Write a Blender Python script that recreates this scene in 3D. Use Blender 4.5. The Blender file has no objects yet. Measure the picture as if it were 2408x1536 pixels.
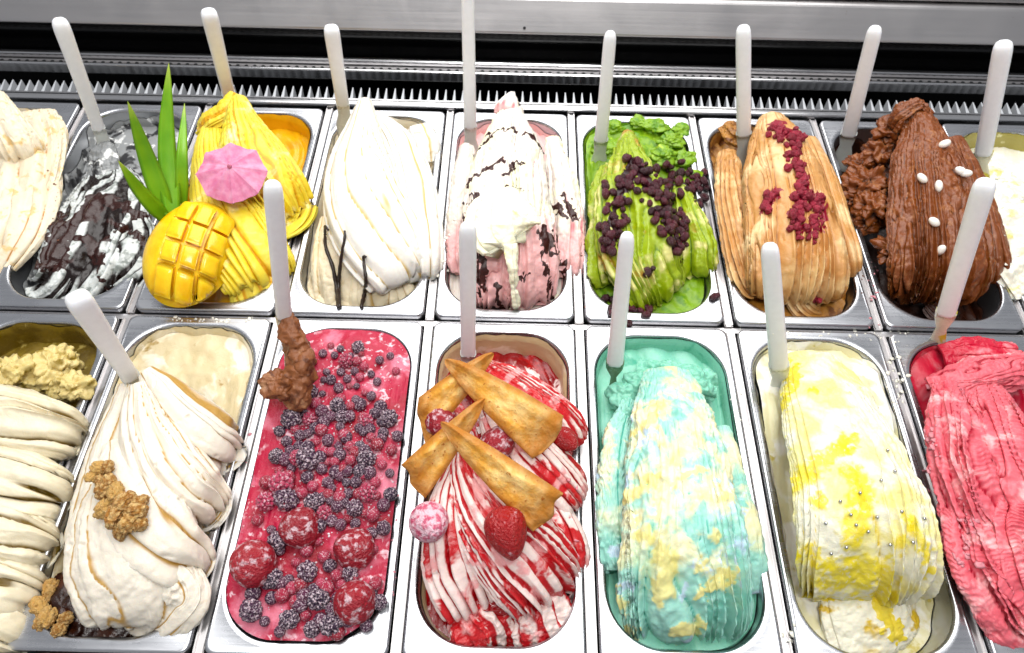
import bpy, math, random
import numpy as np
from mathutils import Vector, Matrix
from mathutils.bvhtree import BVHTree

R = math.radians
SC = bpy.context.scene
COL = SC.collection
random.seed(7)
RNG = np.random.default_rng(7)

# ------------------------------------------------------------------ camera
TH, ROLL, FPX, CAMH, CAMY, CAMX = R(55.66), R(1.35), 1720.0, 0.695, -0.483, 0.0
r0 = Vector((1, 0, 0)); u0 = Vector((0, math.sin(TH), math.cos(TH))); fw = Vector((0, math.cos(TH), -math.sin(TH)))
cr = r0 * math.cos(ROLL) + u0 * math.sin(ROLL)
cu = -r0 * math.sin(ROLL) + u0 * math.cos(ROLL)
CAM = Vector((CAMX, CAMY, CAMH))
cd = bpy.data.cameras.new('camera')
cd.sensor_width = 36.0; cd.lens = FPX / 2408.0 * 36.0
cd.clip_start = 0.02; cd.clip_end = 60
cam = bpy.data.objects.new('camera', cd); COL.objects.link(cam)
m = Matrix.Identity(4)
for i in range(3):
    m[i][0] = cr[i]; m[i][1] = cu[i]; m[i][2] = -fw[i]; m[i][3] = CAM[i]
cam.matrix_world = m
SC.camera = cam
cd.dof.use_dof = True
cd.dof.focus_distance = 0.70
cd.dof.aperture_fstop = 11.0

# ------------------------------------------------------------------ light
w = bpy.data.worlds.new('World'); SC.world = w; w.use_nodes = True
bg = w.node_tree.nodes['Background']
bg.inputs['Color'].default_value = (0.93, 0.95, 1.0, 1)
bg.inputs['Strength'].default_value = 0.32
def area_light(name, loc, target, sx, sy, power, col=(1, 0.985, 0.96)):
    l = bpy.data.lights.new(name, 'AREA'); l.shape = 'RECTANGLE'; l.size = sx; l.size_y = sy
    l.energy = power; l.color = col
    o = bpy.data.objects.new(name, l); COL.objects.link(o); o.location = loc
    o.rotation_euler = (Vector(target) - Vector(loc)).to_track_quat('-Z', 'Y').to_euler()
    return o
area_light('case_light_panel', (0.03, 1.05, 1.35), (0.03, 1.05, 0.0), 1.7, 2.5, 50)
area_light('shop_light', (0.02, -0.75, 1.75), (0.0, -0.1, 0.0), 0.5, 0.3, 13)
vs = SC.view_settings
vs.view_transform = 'Standard'; vs.look = 'None'; vs.exposure = 0.12; vs.gamma = 1.0
SC.cycles.max_bounces = 8
SC.cycles.caustics_reflective = False; SC.cycles.caustics_refractive = False

# ------------------------------------------------------------------ helpers
def at(px, py, zc=0.0):
    """A picture position on the 2408 px wide sheet and a height in cm -> a place in the case (m)."""
    d = fw * FPX + cr * (px - 1204.0) - cu * (py - 768.0)
    t = (zc * 0.01 - CAM.z) / d.z
    return CAM + d * t
def ray_of(px, py):
    return (fw * FPX + cr * (px - 1204.0) - cu * (py - 768.0)).normalized()
def lin(h):
    h = h.lstrip('#')
    v = [int(h[i:i + 2], 16) / 255.0 for i in (0, 2, 4)]
    return tuple(((c + 0.055) / 1.055) ** 2.4 if c > 0.04045 else c / 12.92 for c in v) + (1.0,)

def hash3(ix, iy, iz, seed):
    h = (ix * 374761393 + iy * 668265263 + iz * 2147483647 + seed * 974711) & 0xffffffff
    h = ((h ^ (h >> 13)) * 1274126177) & 0xffffffff
    h = ((h ^ (h >> 16)) * 2246822519) & 0xffffffff
    return ((h ^ (h >> 15)) & 0xffffff) / float(0xffffff)
def vnoise(p, scale, seed=0):
    q = np.asarray(p, dtype=np.float64) * scale + 500.0
    i = np.floor(q).astype(np.int64); f = q - i; f = f * f * (3 - 2 * f)
    out = 0
    for dx in (0, 1):
        for dy in (0, 1):
            for dz in (0, 1):
                wgt = (f[..., 0] if dx else 1 - f[..., 0]) * (f[..., 1] if dy else 1 - f[..., 1]) * (f[..., 2] if dz else 1 - f[..., 2])
                out = out + wgt * hash3(i[..., 0] + dx, i[..., 1] + dy, i[..., 2] + dz, seed)
    return out * 2 - 1
def fbm(p, scale, seed=0, octs=3):
    a, s, o = 1.0, scale, 0
    for k in range(octs):
        o = o + a * vnoise(p, s, seed + k * 17); a *= 0.5; s *= 2.07
    return o
def sstep(a, b, x):
    t = np.clip((x - a) / (b - a), 0, 1); return t * t * (3 - 2 * t)

def mk_mesh(name, V, Q, attrs=None, smooth=True):
    """numpy verts + quads (or tris) -> mesh"""
    V = np.asarray(V, dtype=np.float32); Q = np.asarray(Q, dtype=np.int32)
    me = bpy.data.meshes.new(name)
    me.vertices.add(len(V)); me.vertices.foreach_set('co', V.ravel())
    k = Q.shape[1]
    me.loops.add(Q.size); me.loops.foreach_set('vertex_index', Q.ravel())
    me.polygons.add(len(Q))
    me.polygons.foreach_set('loop_start', np.arange(0, Q.size, k, dtype=np.int32))
    me.polygons.foreach_set('loop_total', np.full(len(Q), k, dtype=np.int32))
    if smooth: me.polygons.foreach_set('use_smooth', np.ones(len(Q), dtype=bool))
    for n, a in (attrs or {}).items():
        at_ = me.attributes.new(n, 'FLOAT', 'POINT'); at_.data.foreach_set('value', np.asarray(a, dtype=np.float32).ravel())
    me.update(calc_edges=True); me.validate()
    return me
def link(name, me, mat=None, parent=None, loc=None):
    o = bpy.data.objects.new(name, me); COL.objects.link(o)
    if mat is not None and not me.materials: me.materials.append(mat)
    if parent is not None: o.parent = parent
    if loc is not None: o.location = loc
    return o
def tag(o, label=None, cat=None, group=None, kind=None):
    if label: o['label'] = label
    if cat: o['category'] = cat
    if group: o['group'] = group
    if kind: o['kind'] = kind
    return o
def thing(name, label, cat, loc=(0, 0, 0), group=None):
    o = bpy.data.objects.new(name, None); COL.objects.link(o); o.location = loc
    o.empty_display_size = 0.02
    return tag(o, label, cat, group)
def grid_quads(nr, nc, wrap=False):
    c = nc if wrap else nc - 1
    i, j = np.meshgrid(np.arange(nr - 1), np.arange(c), indexing='ij')
    j2 = (j + 1) % nc
    return np.stack([i * nc + j, i * nc + j2, (i + 1) * nc + j2, (i + 1) * nc + j], -1).reshape(-1, 4)
class MB:
    """collects boxes and tubes into one part"""
    def __init__(s): s.v = []; s.f = []
    def add(s, V, F):
        b = len(s.v); s.v += [tuple(v) for v in V]; s.f += [tuple(b + i for i in f) for f in F]
    def box(s, x0, x1, y0, y1, z0, z1, bv=0.0):
        if bv <= 0:
            V = [(x, y, z) for z in (z0, z1) for (x, y) in ((x0, y0), (x1, y0), (x1, y1), (x0, y1))]
            s.add(V, [(3, 2, 1, 0), (4, 5, 6, 7), (0, 1, 5, 4), (1, 2, 6, 5), (2, 3, 7, 6), (3, 0, 4, 7)])
        else:   # long bar with rounded y/z section
            sec = []
            for (cy, cz, a0) in ((y1 - bv, z1 - bv, 0), (y0 + bv, z1 - bv, 90), (y0 + bv, z0 + bv, 180), (y1 - bv, z0 + bv, 270)):
                for k in range(4):
                    a = R(a0 + 30 * k); sec.append((cy + bv * math.cos(a), cz + bv * math.sin(a)))
            n = len(sec); nx = 2
            V = [(x, y, z) for x in (x0, x1) for (y, z) in sec]
            F = [(i, (i + 1) % n, n + (i + 1) % n, n + i) for i in range(n)] + [tuple(range(n - 1, -1, -1)), tuple(range(n, 2 * n))]
            s.add(V, F)
    def tube(s, pts, rads, n=10, cap=True):
        pts = [Vector(p) for p in pts]
        rows = []
        ref = Vector((0, 0, 1)) if abs((pts[1] - pts[0]).normalized().z) < 0.9 else Vector((1, 0, 0))
        for i, p in enumerate(pts):
            t = (pts[min(i + 1, len(pts) - 1)] - pts[max(i - 1, 0)]).normalized()
            a = t.cross(ref).normalized(); b = t.cross(a)
            rows.append([p + (a * math.cos(k * 2 * math.pi / n) + b * math.sin(k * 2 * math.pi / n)) * rads[i] for k in range(n)])
        V = [v for r in rows for v in r]
        F = [(i * n + j, i * n + (j + 1) % n, (i + 1) * n + (j + 1) % n, (i + 1) * n + j) for i in range(len(pts) - 1) for j in range(n)]
        if cap: F += [tuple(range(n - 1, -1, -1)), tuple((len(pts) - 1) * n + k for k in range(n))]
        s.add(V, F)
    def build(s, name, mat, parent=None, smooth=False, loc=None):
        me = bpy.data.meshes.new(name); me.from_pydata(s.v, [], s.f)
        if smooth: me.polygons.foreach_set('use_smooth', np.ones(len(me.polygons), dtype=bool))
        me.update()
        return link(name, me, mat, parent, loc)

# ------------------------------------------------------------------ materials
class NT:
    def __init__(s, name):
        s.m = bpy.data.materials.new(name); s.m.use_nodes = True
        s.t = s.m.node_tree; s.b = s.t.nodes['Principled BSDF']; s._c = None
    def n(s, typ, ins=None, **props):
        nd = s.t.nodes.new(typ)
        for k, v in props.items(): setattr(nd, k, v)
        for k, v in (ins or {}).items(): s.put(nd.inputs[k], v)
        return nd
    def put(s, sock, v):
        if hasattr(v, 'is_output'): s.t.links.new(v, sock)
        else: sock.default_value = v
    def co(s, off=(0, 0, 0)):
        if s._c is None: s._c = s.n('ShaderNodeTexCoord').outputs['Object']
        if off == (0, 0, 0): return s._c
        return s.n('ShaderNodeVectorMath', {0: s._c, 1: off}, operation='ADD').outputs[0]
    def noise(s, scale, detail=3, off=(0, 0, 0), rough=0.55, dist=0.0, vec=None):
        return s.n('ShaderNodeTexNoise', {'Vector': vec or s.co(off), 'Scale': scale, 'Detail': detail, 'Roughness': rough, 'Distortion': dist}).outputs['Fac']
    def ramp(s, v, lo, hi):
        return s.n('ShaderNodeMapRange', {'Value': v, 'From Min': lo, 'From Max': hi}, interpolation_type='SMOOTHSTEP').outputs['Result']
    def math(s, op, a, b=0.0):
        return s.n('ShaderNodeMath', {0: a, 1: b}, operation=op).outputs[0]
    def attr(s, name):
        return s.n('ShaderNodeAttribute', attribute_name=name).outputs['Fac']
    def mix(s, fac, a, b):
        nd = s.n('ShaderNodeMix', data_type='RGBA')
        s.put(nd.inputs[0], fac); s.put(nd.inputs[6], a); s.put(nd.inputs[7], b)
        return nd.outputs[2]
    def bump(s, h, strength=0.3, dist=0.001):
        s.t.links.new(s.n('ShaderNodeBump', {'Height': h, 'Strength': strength, 'Distance': dist}).outputs[0], s.b.inputs['Normal'])
    def set(s, **k):
        for a, v in k.items(): s.put(s.b.inputs[a.replace('_', ' ')], v)
        return s

def gel(name, col, layers=(), rough=0.42, sss=0.35, bump=0.35, bscale=260, rad=(1.0, 0.75, 0.5), scl=0.0022, off=None, spec=0.45):
    """frozen dessert: base colour + layers (colour, mask); masks multiply noise / attribute ramps"""
    N = NT(name); off = off or tuple(random.uniform(-3, 3) for _ in range(3))
    c = lin(col)
    for lc, *masks in layers:
        mk = None
        for ms in masks:
            if ms[0] == 'noise':
                v = N.ramp(N.noise(ms[1], 4, tuple(o + ms[1] * 0.013 for o in off), dist=(ms[4] if len(ms) > 4 else 0.4)), ms[2], ms[3])
            elif ms[0] == 'attr':
                v = N.ramp(N.attr(ms[1]), ms[2], ms[3])
            elif ms[0] == 'nattr':   # attribute broken up by noise
                nz = N.noise(ms[4], 4, off)
                v = N.ramp(N.math('ADD', N.attr(ms[1]), N.math('MULTIPLY', N.math('SUBTRACT', nz, 0.5), ms[5])), ms[2], ms[3])
            else: v = ms[1]
            mk = v if mk is None else N.math('MULTIPLY', mk, v)
        c = N.mix(mk, c, lin(lc))
    # gentle tone variation so that no surface is one flat colour
    var = N.ramp(N.noise(45, 3, off), 0.25, 0.75)
    c2 = N.n('ShaderNodeHueSaturation', {'Saturation': 1.08, 'Value': 0.94, 'Color': c}).outputs[0]
    c = N.mix(var, c2, c)
    N.set(Base_Color=c, Roughness=N.n('ShaderNodeMapRange', {'Value': N.noise(70, 3, off), 'To Min': rough - 0.1, 'To Max': rough + 0.14}).outputs[0])
    N.set(Subsurface_Weight=sss, Subsurface_Radius=rad, Subsurface_Scale=scl, Specular_IOR_Level=spec)
    h = N.math('ADD', N.noise(bscale, 4, off), N.math('MULTIPLY', N.noise(bscale * 3.1, 3, off), 0.6))
    N.bump(h, bump, 0.0012)
    return N.m
def simple(name, col, rough=0.5, metal=0.0, bump=0.0, bscale=200, var=0.12, sss=0.0, spec=0.5, trans=0.0):
    N = NT(name); c = lin(col)
    dk = tuple(x * (1 - var * 2) for x in c[:3]) + (1,)
    N.set(Base_Color=N.mix(N.ramp(N.noise(bscale * 0.3, 4), 0.3, 0.7), dk, c), Metallic=metal, Specular_IOR_Level=spec)
    N.set(Roughness=N.n('ShaderNodeMapRange', {'Value': N.noise(bscale * 0.2, 4), 'To Min': max(0.03, rough - 0.1), 'To Max': rough + 0.1}).outputs[0])
    if sss: N.set(Subsurface_Weight=sss, Subsurface_Radius=(1, 0.8, 0.6), Subsurface_Scale=0.004)
    if trans: N.set(Transmission_Weight=trans)
    if bump: N.bump(N.noise(bscale, 4), bump, 0.001)
    return N.m
def steel(name, col='c9cbd0', r0_=0.2, r1_=0.36, brush=(3, 220, 60), spots=True):
    N = NT(name); c = lin(col)
    st = N.n('ShaderNodeVectorMath', {0: N.co(), 1: brush}, operation='MULTIPLY').outputs[0]
    br = N.noise(1.0, 3, vec=st)
    sm = N.noise(14, 4, dist=0.8)
    cc = c
    if spots:
        sp = N.ramp(N.noise(190, 3), 0.70, 0.76)
        big = N.ramp(N.noise(9, 3, (3, 1, 2)), 0.5, 0.62)
        cc = N.mix(N.math('MULTIPLY', sp, big), c, lin('a89f94'))
    rr = N.n('ShaderNodeMapRange', {'Value': N.math('ADD', N.math('MULTIPLY', br, 0.45), N.math('MULTIPLY', sm, 0.55)), 'From Min': 0.3, 'From Max': 0.7, 'To Min': r0_, 'To Max': r1_}).outputs[0]
    N.set(Base_Color=cc, Metallic=1.0, Roughness=rr)
    N.bump(N.math('ADD', br, N.math('MULTIPLY', sm, 1.5)), 0.12, 0.0006)
    return N.m

M = {}
M['steel'] = steel('pan_steel')
M['steel_in'] = steel('pan_inside_steel', 'b9bbbf', 0.25, 0.42)
M['panel'] = steel('case_panel_steel', 'c9c6c6', 0.30, 0.44, (4, 60, 260))
M['bar'] = steel('case_bar_steel', 'd2d2d4', 0.12, 0.25, (3, 200, 200))
M['dark'] = simple('case_dark_interior', '0c0c0e', 0.35, 0, 0.1, 80)
M['dark_glass'] = simple('dark_glass', '060607', 0.12, 0, 0, 40, 0.1)
M['fin'] = simple('fin_enamel', 'b4b7bc', 0.35, 0, 0, 60, 0.06)
M['rubber'] = simple('dark_seal', '111214', 0.5)
M['plastic'] = simple('white_spatula_plastic', 'f2f3f6', 0.38, 0, 0.06, 420, 0.02, sss=0.2)

# ------------------------------------------------------------------ the case
PITCH, LEN, XC0 = 0.175, 0.360, -0.0091 - 2.5 * 0.175 - 0.0875   # XC0: centre of the column 0
def colx(c): return XC0 + PITCH * c
case = thing('display_case', 'stainless steel refrigerated display case holding the rows of gelato pans', 'display case', (0, 0.40, 0))
def case_part(mb, name, mat, parent=None, smooth=False):
    o = mb.build(name, mat, None, smooth); o.parent = parent or case
    o.matrix_parent_inverse = Matrix.Translation((-0.0, -0.40, 0)) if (parent is None) else Matrix.Identity(4)
    return o
XL, XR = -1.25, 1.25
b = MB(); b.box(XL, XR, 0.486, 0.499, 0.043, 0.088, 0.004); b.v = [(v[0], v[1] + 0.60 * (v[2] - 0.043), v[2]) for v in b.v]; pn = case_part(b, 'back_panel', M['panel'])
b = MB(); b.box(XL, XR, 0.5190, 0.80, 0.0895, 0.105, 0.005); case_part(b, 'upper_ledge', M['panel'])
b = MB(); b.box(XL, XR, 0.530, 0.60, 0.040, 0.088); case_part(b, 'panel_core', M['dark'])
b = MB(); b.box(XL, XR, 0.504, 0.512, -0.2, 0.040); case_part(b, 'back_wall', M['dark_glass'])
b = MB(); b.box(XL, XR, -0.42, 0.60, -0.215, -0.20); case_part(b, 'well_floor', M['dark'])
b = MB(); b.box(XL, XR, -0.44, -0.421, -0.2, -0.012); case_part(b, 'front_wall', M['dark'])
b = MB(); b.box(XL, XR, -0.50, -0.3668, -0.03, -0.002, 0.004); case_part(b, 'front_ledge', M['panel'])
b = MB(); b.box(XL, XR, 0.374, 0.386, -0.014, 0.0, 0.004); case_part(b, 'front_rail', M['bar'])
b = MB(); b.box(XL, XR, 0.388, 0.391, -0.05, -0.003); case_part(b, 'grille_channel', M['bar'])
b = MB(); b.box(XL, XR, 0.447, 0.4525, -0.014, 0.004, 0.0022); case_part(b, 'grille_rail', M['bar'])
b = MB(); b.box(XL, XR, 0.4545, 0.469, -0.014, -0.004, 0.0015); case_part(b, 'grille_strip', M['panel'])
b = MB(); b.box(XL, XR, 0.471, 0.480, -0.012, 0.004, 0.003); case_part(b, 'rear_rail', M['bar'])
b = MB(); b.box(XL, XR, 0.392, 0.4465, -0.06, -0.05); gr = case_part(b, 'vent_grille', M['dark'])
fm = None
nf = 152
for k in range(nf):
    x = -0.95 + k * 0.0126
    if fm is None:
        f = MB()   # a blade that narrows from the rail to its tip
        f.add([(-.0026, .3925, -.008), (.0026, .3925, -.008), (.0006, .417, -.004), (-.0006, .417, -.004), (-.0012, .3925, -.05), (.0012, .3925, -.05), (.0006, .417, -.05), (-.0006, .417, -.05)],
              [(0, 1, 2, 3), (0, 4, 5, 1), (1, 5, 6, 2), (2, 6, 7, 3), (3, 7, 4, 0), (4, 7, 6, 5)])
        o = f.build('fin', M['fin']); fm = o.data
    else:
        o = link('fin', fm, None)
    o.parent = gr; o.location = (x, 0, 0)
    o.rotation_euler = (0, random.uniform(-.05, .05), 0)
# perforations of the strip, read as small dark studs
f = None
for k in range(150):
    x = -0.95 + k * 0.0128
    if f is None:
        q = MB(); q.tube([(0, 0.462, -0.0045), (0, 0.462, -0.0030)], [0.0030, 0.0026], 8); o = q.build('vent_stud', M['rubber']); f = o.data
    else: o = link('vent_stud', f)
    o.parent = case; o.matrix_parent_inverse = Matrix.Translation((0, -0.40, 0)); o.location = (x, 0, 0)
# support bars between the pans
for c in range(-1, 8):
    x = colx(c) + PITCH / 2
    for (y0, y1) in ((0.004, 0.372), (-0.366, -0.004)):
        if y0 < 0 and not -1 < c < 7: continue
        b = MB()
        b.box(x - 0.0048, x + 0.0048, y0, y1, -0.016, -0.0075)
        b.box(x - 0.0044, x - 0.0030, y0 + .001, y1 - .001, -0.0075, -0.0052)
        b.box(x + 0.0030, x + 0.0044, y0 + .001, y1 - .001, -0.0075, -0.0052)
        case_part(b, 'support_bar', M['panel'])
b = MB(); b.box(XL, XR, -0.0035, 0.0035, -0.02, -0.010); case_part(b, 'cross_bar', M['panel'])
# small screw on the back panel
b = MB(); b.tube([(0.008, 0.4925, 0.0510), (0.008, 0.4890, 0.0528)], [0.0024, 0.002], 12); case_part(b, 'screw', M['rubber'])

# ------------------------------------------------------------------ pans
def rrect(hw, hl, r, nc=14, ns=10, nl=16):
    """rounded rectangle outline, counter-clockwise, fixed point count"""
    pts = []
    cs = [(hw - r, hl - r, 0), (-hw + r, hl - r, 90), (-hw + r, -hl + r, 180), (hw - r, -hl + r, 270)]
    for q, (cx, cy, a0) in enumerate(cs):
        for k in range(nc):
            a = R(a0 + 90.0 * k / (nc - 1)); pts.append((cx + r * math.cos(a), cy + r * math.sin(a)))
        nx = cs[(q + 1) % 4]; a1 = R(nx[2])
        p1 = (nx[0] + r * math.cos(a1), nx[1] + r * math.sin(a1)); p0 = pts[-1]
        n = ns if q % 2 == 0 else nl
        for k in range(1, n): pts.append((p0[0] + (p1[0] - p0[0]) * k / n, p0[1] + (p1[1] - p0[1]) * k / n))
    return np.array(pts)
OHW, OHL, ORR = 0.0725, 0.167, 0.052           # opening of a pan
def opening(depth, inset=0.0):
    """outline of the pan's inside at a depth (m) below the rim"""
    i = inset + 0.010 * depth / 0.12
    return rrect(OHW - i, OHL - i, max(ORR - i, 0.01))
def ring(o, z): return np.column_stack([o, np.full(len(o), z)])
def pan_meshes():
    n = len(opening(0))
    rows = []
    for (hw, hl, r, z) in ((0.0805, 0.179, 0.008, -0.012), (0.0812, 0.1797, 0.0085, -0.003), (0.0808, 0.1793, 0.0085, -0.0008), (0.0795, 0.178, 0.0085, 0.0), (0.0780, 0.1768, 0.0085, 0.0)):
        rows.append(ring(rrect(hw, hl, r), z))
    rows.append(ring(rrect(OHW + 0.0042, OHL + 0.006, ORR + .002), -0.0004))
    rows.append(ring(rrect(OHW + 0.0018, OHL + 0.003, ORR + .001), 0.0002))
    rows.append(ring(rrect(OHW + 0.0004, OHL + 0.0006, ORR), -0.0010))
    rows.append(ring(opening(0.004), -0.004))
    V = np.concatenate(rows); rim = mk_mesh('rim', V, grid_quads(len(rows), n, True))
    rows = []
    for d in (0.0042, 0.03, 0.06, 0.09, 0.112): rows.append(ring(opening(d), -d))
    rows.append(ring(opening(0.119, 0.004), -0.119)); rows.append(ring(opening(0.12, 0.010), -0.1215))
    rows.append(ring(opening(0.12, 0.010) * 0.02, -0.1215))
    V = np.concatenate(rows); bs = mk_mesh('basin', V, grid_quads(len(rows), n, True))
    return rim, bs
RIM, BASIN = pan_meshes()
RIM.materials.append(M['steel']); BASIN.materials.append(M['steel_in'])
PANS = {}
YB, YF = 0.0045 + 0.1797, -0.0045 - 0.1797
def pan(key, c, what):
    y = YB if key[0] == 'b' else YF
    p = thing('gelato_pan', 'steel gelato pan holding the ' + what, 'pan', (colx(c), y, 0), 'steel pans in the display case')
    link('rim', RIM, None, p); link('basin', BASIN, None, p)
    PANS[key] = (colx(c), y)
pan('b0', -1, 'cream gelato with toffee streaks at the far left edge')
pan('b1', 0, 'grey gelato with chocolate shavings')
pan('b2', 1, 'yellow mango gelato under the cut mango')
pan('b3', 2, 'smooth white vanilla gelato with vanilla pods')
pan('b4', 3, 'pink and cream gelato with chocolate streaks')
pan('b5', 4, 'green pistachio gelato with dark red beans')
pan('b6', 5, 'tan gelato with raspberry crumbs')
pan('b7', 6, 'brown chocolate gelato with white nuts')
pan('b8', 7, 'pale yellow gelato at the far right edge')
pan('f0', 0, 'ribbed olive cream gelato at the lower left edge')
pan('f1', 1, 'cream gelato topped with walnuts')
pan('f2', 2, 'flat crimson sorbet covered with frozen berries')
pan('f3', 3, 'red and white striped gelato with pastries')
pan('f4', 4, 'mint green gelato with cream and yellow flakes')
pan('f5', 5, 'white and lemon yellow gelato with silver pearls')
pan('f6', 6, 'pink strawberry gelato at the right edge')

# ------------------------------------------------------------------ gelato builders
def catmull(ctrl, n):
    P = np.asarray(ctrl, dtype=np.float64)
    P = np.vstack([2 * P[0] - P[1], P, 2 * P[-1] - P[-2]])
    K = len(P) - 3
    d = np.linalg.norm(P[2:-1, :3] - P[1:-2, :3], axis=1) + 1e-5
    cum = np.concatenate([[0], np.cumsum(d)]); u = np.linspace(0, cum[-1], n)
    seg = np.clip(np.searchsorted(cum, u, side='right') - 1, 0, K - 1)
    t = ((u - cum[seg]) / d[seg])[:, None]
    a, b_, c, e = P[seg], P[seg + 1], P[seg + 2], P[seg + 3]
    return 0.5 * (2 * b_ + (c - a) * t + (2 * a - 5 * b_ + 4 * c - e) * t ** 2 + (3 * b_ - a - 3 * c + e) * t ** 3)

def blob_mask(V, blobs, seed=3, warp=0.006, nscale=140, lo=.55, hi=1.3):
    """pigment patches: 0..1 near polylines / points given as (px,py,z,radius_cm) in plan"""
    wv = V + warp * np.stack([fbm(V, nscale, seed), fbm(V, nscale, seed + 5), 0 * V[:, 0]], -1)
    out = np.zeros(len(V))
    for bl in blobs:
        rad = bl[-1] * 0.01
        pts = [np.array(at(*p))[:2] for p in bl[:-1]]
        if len(pts) == 1: dist = np.linalg.norm(wv[:, :2] - pts[0], axis=1)
        else:
            dist = np.full(len(V), 9.0)
            for p, q in zip(pts[:-1], pts[1:]):
                e = q - p; t = np.clip(((wv[:, :2] - p) @ e) / (e @ e), 0, 1)
                dist = np.minimum(dist, np.linalg.norm(wv[:, :2] - p - t[:, None] * e, axis=1))
        out = np.maximum(out, 1 - sstep(rad * lo, rad * hi, dist))
    return out

WF, HF = 0.89, 0.95
def fold(parent, mat, ctrl, w, c, ridges=10, depth=0.45, sway=0.15, rough=0.06, ns=170, nt=120, arc=102, seed=0,
         endvar=0.06, wrinkle=0.0, wrink_n=40, start=0.25, rscale=90, blobs=None, raise_=0.12, sharp=0.55, name='fold', twist=0.0, curl=0.22, stria=.11, tears=.35, hem=0.7, lock=None):
    """one spread of gelato: a swept, ribbed tongue. ctrl = [(px,py,z cm)], w / c = half width / crown height (cm) per control point"""
    C = np.array([list(at(*p)) + [wi * WF * .01, ci * HF * .01] for p, wi, ci in zip(ctrl, w, c)])
    if lock: C[:, 0] = C[:, 0] * .25 + (PANS[lock][0] - (.004 if lock == 'f5' else 0)) * .75       # runs straight down the middle of its pan
    C[:, 2] -= C[:, 4] * 0.85          # the given heights are those of the crest
    S = catmull(C, ns)
    P = S[:, :3]; W = np.maximum(S[:, 3], .001); H = np.maximum(S[:, 4], .0005)
    T = np.gradient(P, axis=0); T /= np.linalg.norm(T, axis=1)[:, None] + 1e-9
    hd = None; B = np.zeros_like(P)
    chord = P[-1] - P[0]; chord[2] = 0; chord /= np.linalg.norm(chord) + 1e-9
    for i in range(ns):
        h = np.array([T[i, 0], T[i, 1], 0]); l = np.linalg.norm(h)
        h = (h * l + chord * 0.35 * (1 - l) + (hd if hd is not None else chord) * 0.6)
        if hd is not None and h @ hd < 0: h = hd
        if lock: h = np.array([0, -1.0, 0])
        h /= np.linalg.norm(h) + 1e-9; hd = h
        B[i] = (h[1], -h[0], 0)
    Nn = np.cross(B, T); Nn /= np.linalg.norm(Nn, axis=1)[:, None] + 1e-9
    s = np.linspace(0, 1, ns)[:, None]; t = np.linspace(-1, 1, nt)[None, :]
    A = R(arc)
    g0 = np.random.default_rng(seed + 11)
    # ridge phase with sway, uneven widths
    base3 = np.stack([t * 3 + 0 * s, s * 2.2 + 0 * t, 0 * t + 0 * s + seed], -1)
    tw = t + twist * (s - .5) + 0.75 * sway * vnoise(base3, 0.9, seed) + 0.22 * sway * vnoise(base3 * 2.7, 1.0, seed + 4)
    ph = (tw + 0.22 * vnoise(np.stack([tw * 2.3, 0 * tw, 0 * tw + seed], -1), 1.0, seed + 2)) * ridges * 0.5 + 50
    idx = np.floor(ph).astype(int); fr = ph - idx
    sk = 0.62 if seed % 2 else 1.6        # ribs lean over one way, like overlapping ribbons
    fs = np.power(fr, sk)
    rid = np.power(np.abs(np.sin(np.pi * fs)), sharp)
    rv = g0.uniform(0.45, 1.0, 4000)[idx % 4000]
    # each rib ends at its own length
    se = np.clip(s * (1 - endvar * g0.uniform(0, 1, 4000)[idx % 4000] * np.power(rid, 0.5)), 0, 1) * (ns - 1)
    i0 = np.clip(np.floor(se).astype(int), 0, ns - 2); f = (se - i0)[..., None]
    L = lambda X: X[i0] * (1 - f) + X[i0 + 1] * f
    p, bb, nn = L(P), L(B), L(Nn); ww = L(W[:, None])[..., 0]; hh = L(H[:, None])[..., 0]
    a = t * A + 0 * s
    sn, cs = np.sin(a), np.cos(a)
    X = p + bb * (ww * np.sign(sn) * np.abs(sn) ** 0.92)[..., None] + nn * (hh * cs)[..., None]
    # section normal
    nv = bb * (sn / np.maximum(ww, .003))[..., None] + nn * (cs / np.maximum(hh, .003))[..., None]
    nv /= np.linalg.norm(nv, axis=-1)[..., None] + 1e-9
    wmax = W.max()
    amp = depth * .01 * np.clip(ww / wmax, 0, 1) * sstep(0, start + 1e-6, s + 0 * t) * rv * (1 + hem * sstep(.62, .9, s + 0 * t))
    amp = amp * (.35 + .65 * np.clip(1.35 * np.cos(a), 0, 1))      # the ribs fade down the flanks
    pat = np.clip(0.5 + 0.95 * vnoise(base3 * 1.9, 1.0, seed + 21), 0, 1)
    amp = amp * (0.25 + 1.25 * np.maximum(pat, sstep(.7, .92, s + 0 * t) * .8))
    X = X + nv * (amp * (rid - 0.75))[..., None]
    # ribs curl over their neighbour
    if curl: X = X + bb * (curl * .01 * np.sin(2 * np.pi * fr) * (1 if seed % 2 else -1) * rv * np.clip(ww / wmax, 0, 1))[..., None]
    X = X + nv * (rough * .01 * (1.6 * fbm(X, 42, seed) + 0.7 * fbm(X, rscale * 2, seed + 3)))[..., None]
    # fine striae drawn by the spatula, and small tears
    st = np.abs(np.sin(np.pi * (ph * 3.3 + 1.5 * vnoise(base3 * 2.0, 1.0, seed + 31)))) ** .7
    X = X + nv * (stria * .01 * (st - .6) * np.clip(.35 + vnoise(base3 * 2.6, 1.0, seed + 33), 0, 1) * np.clip(ww / wmax, 0, 1))[..., None]
    tear = np.clip(vnoise(X, 150, seed + 41) - .52, 0, 1) * np.clip(vnoise(X, 38, seed + 42) + .1, 0, 1)
    X = X - nv * (tears * .01 * np.minimum(tear * 3.2, 1))[..., None]
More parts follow.
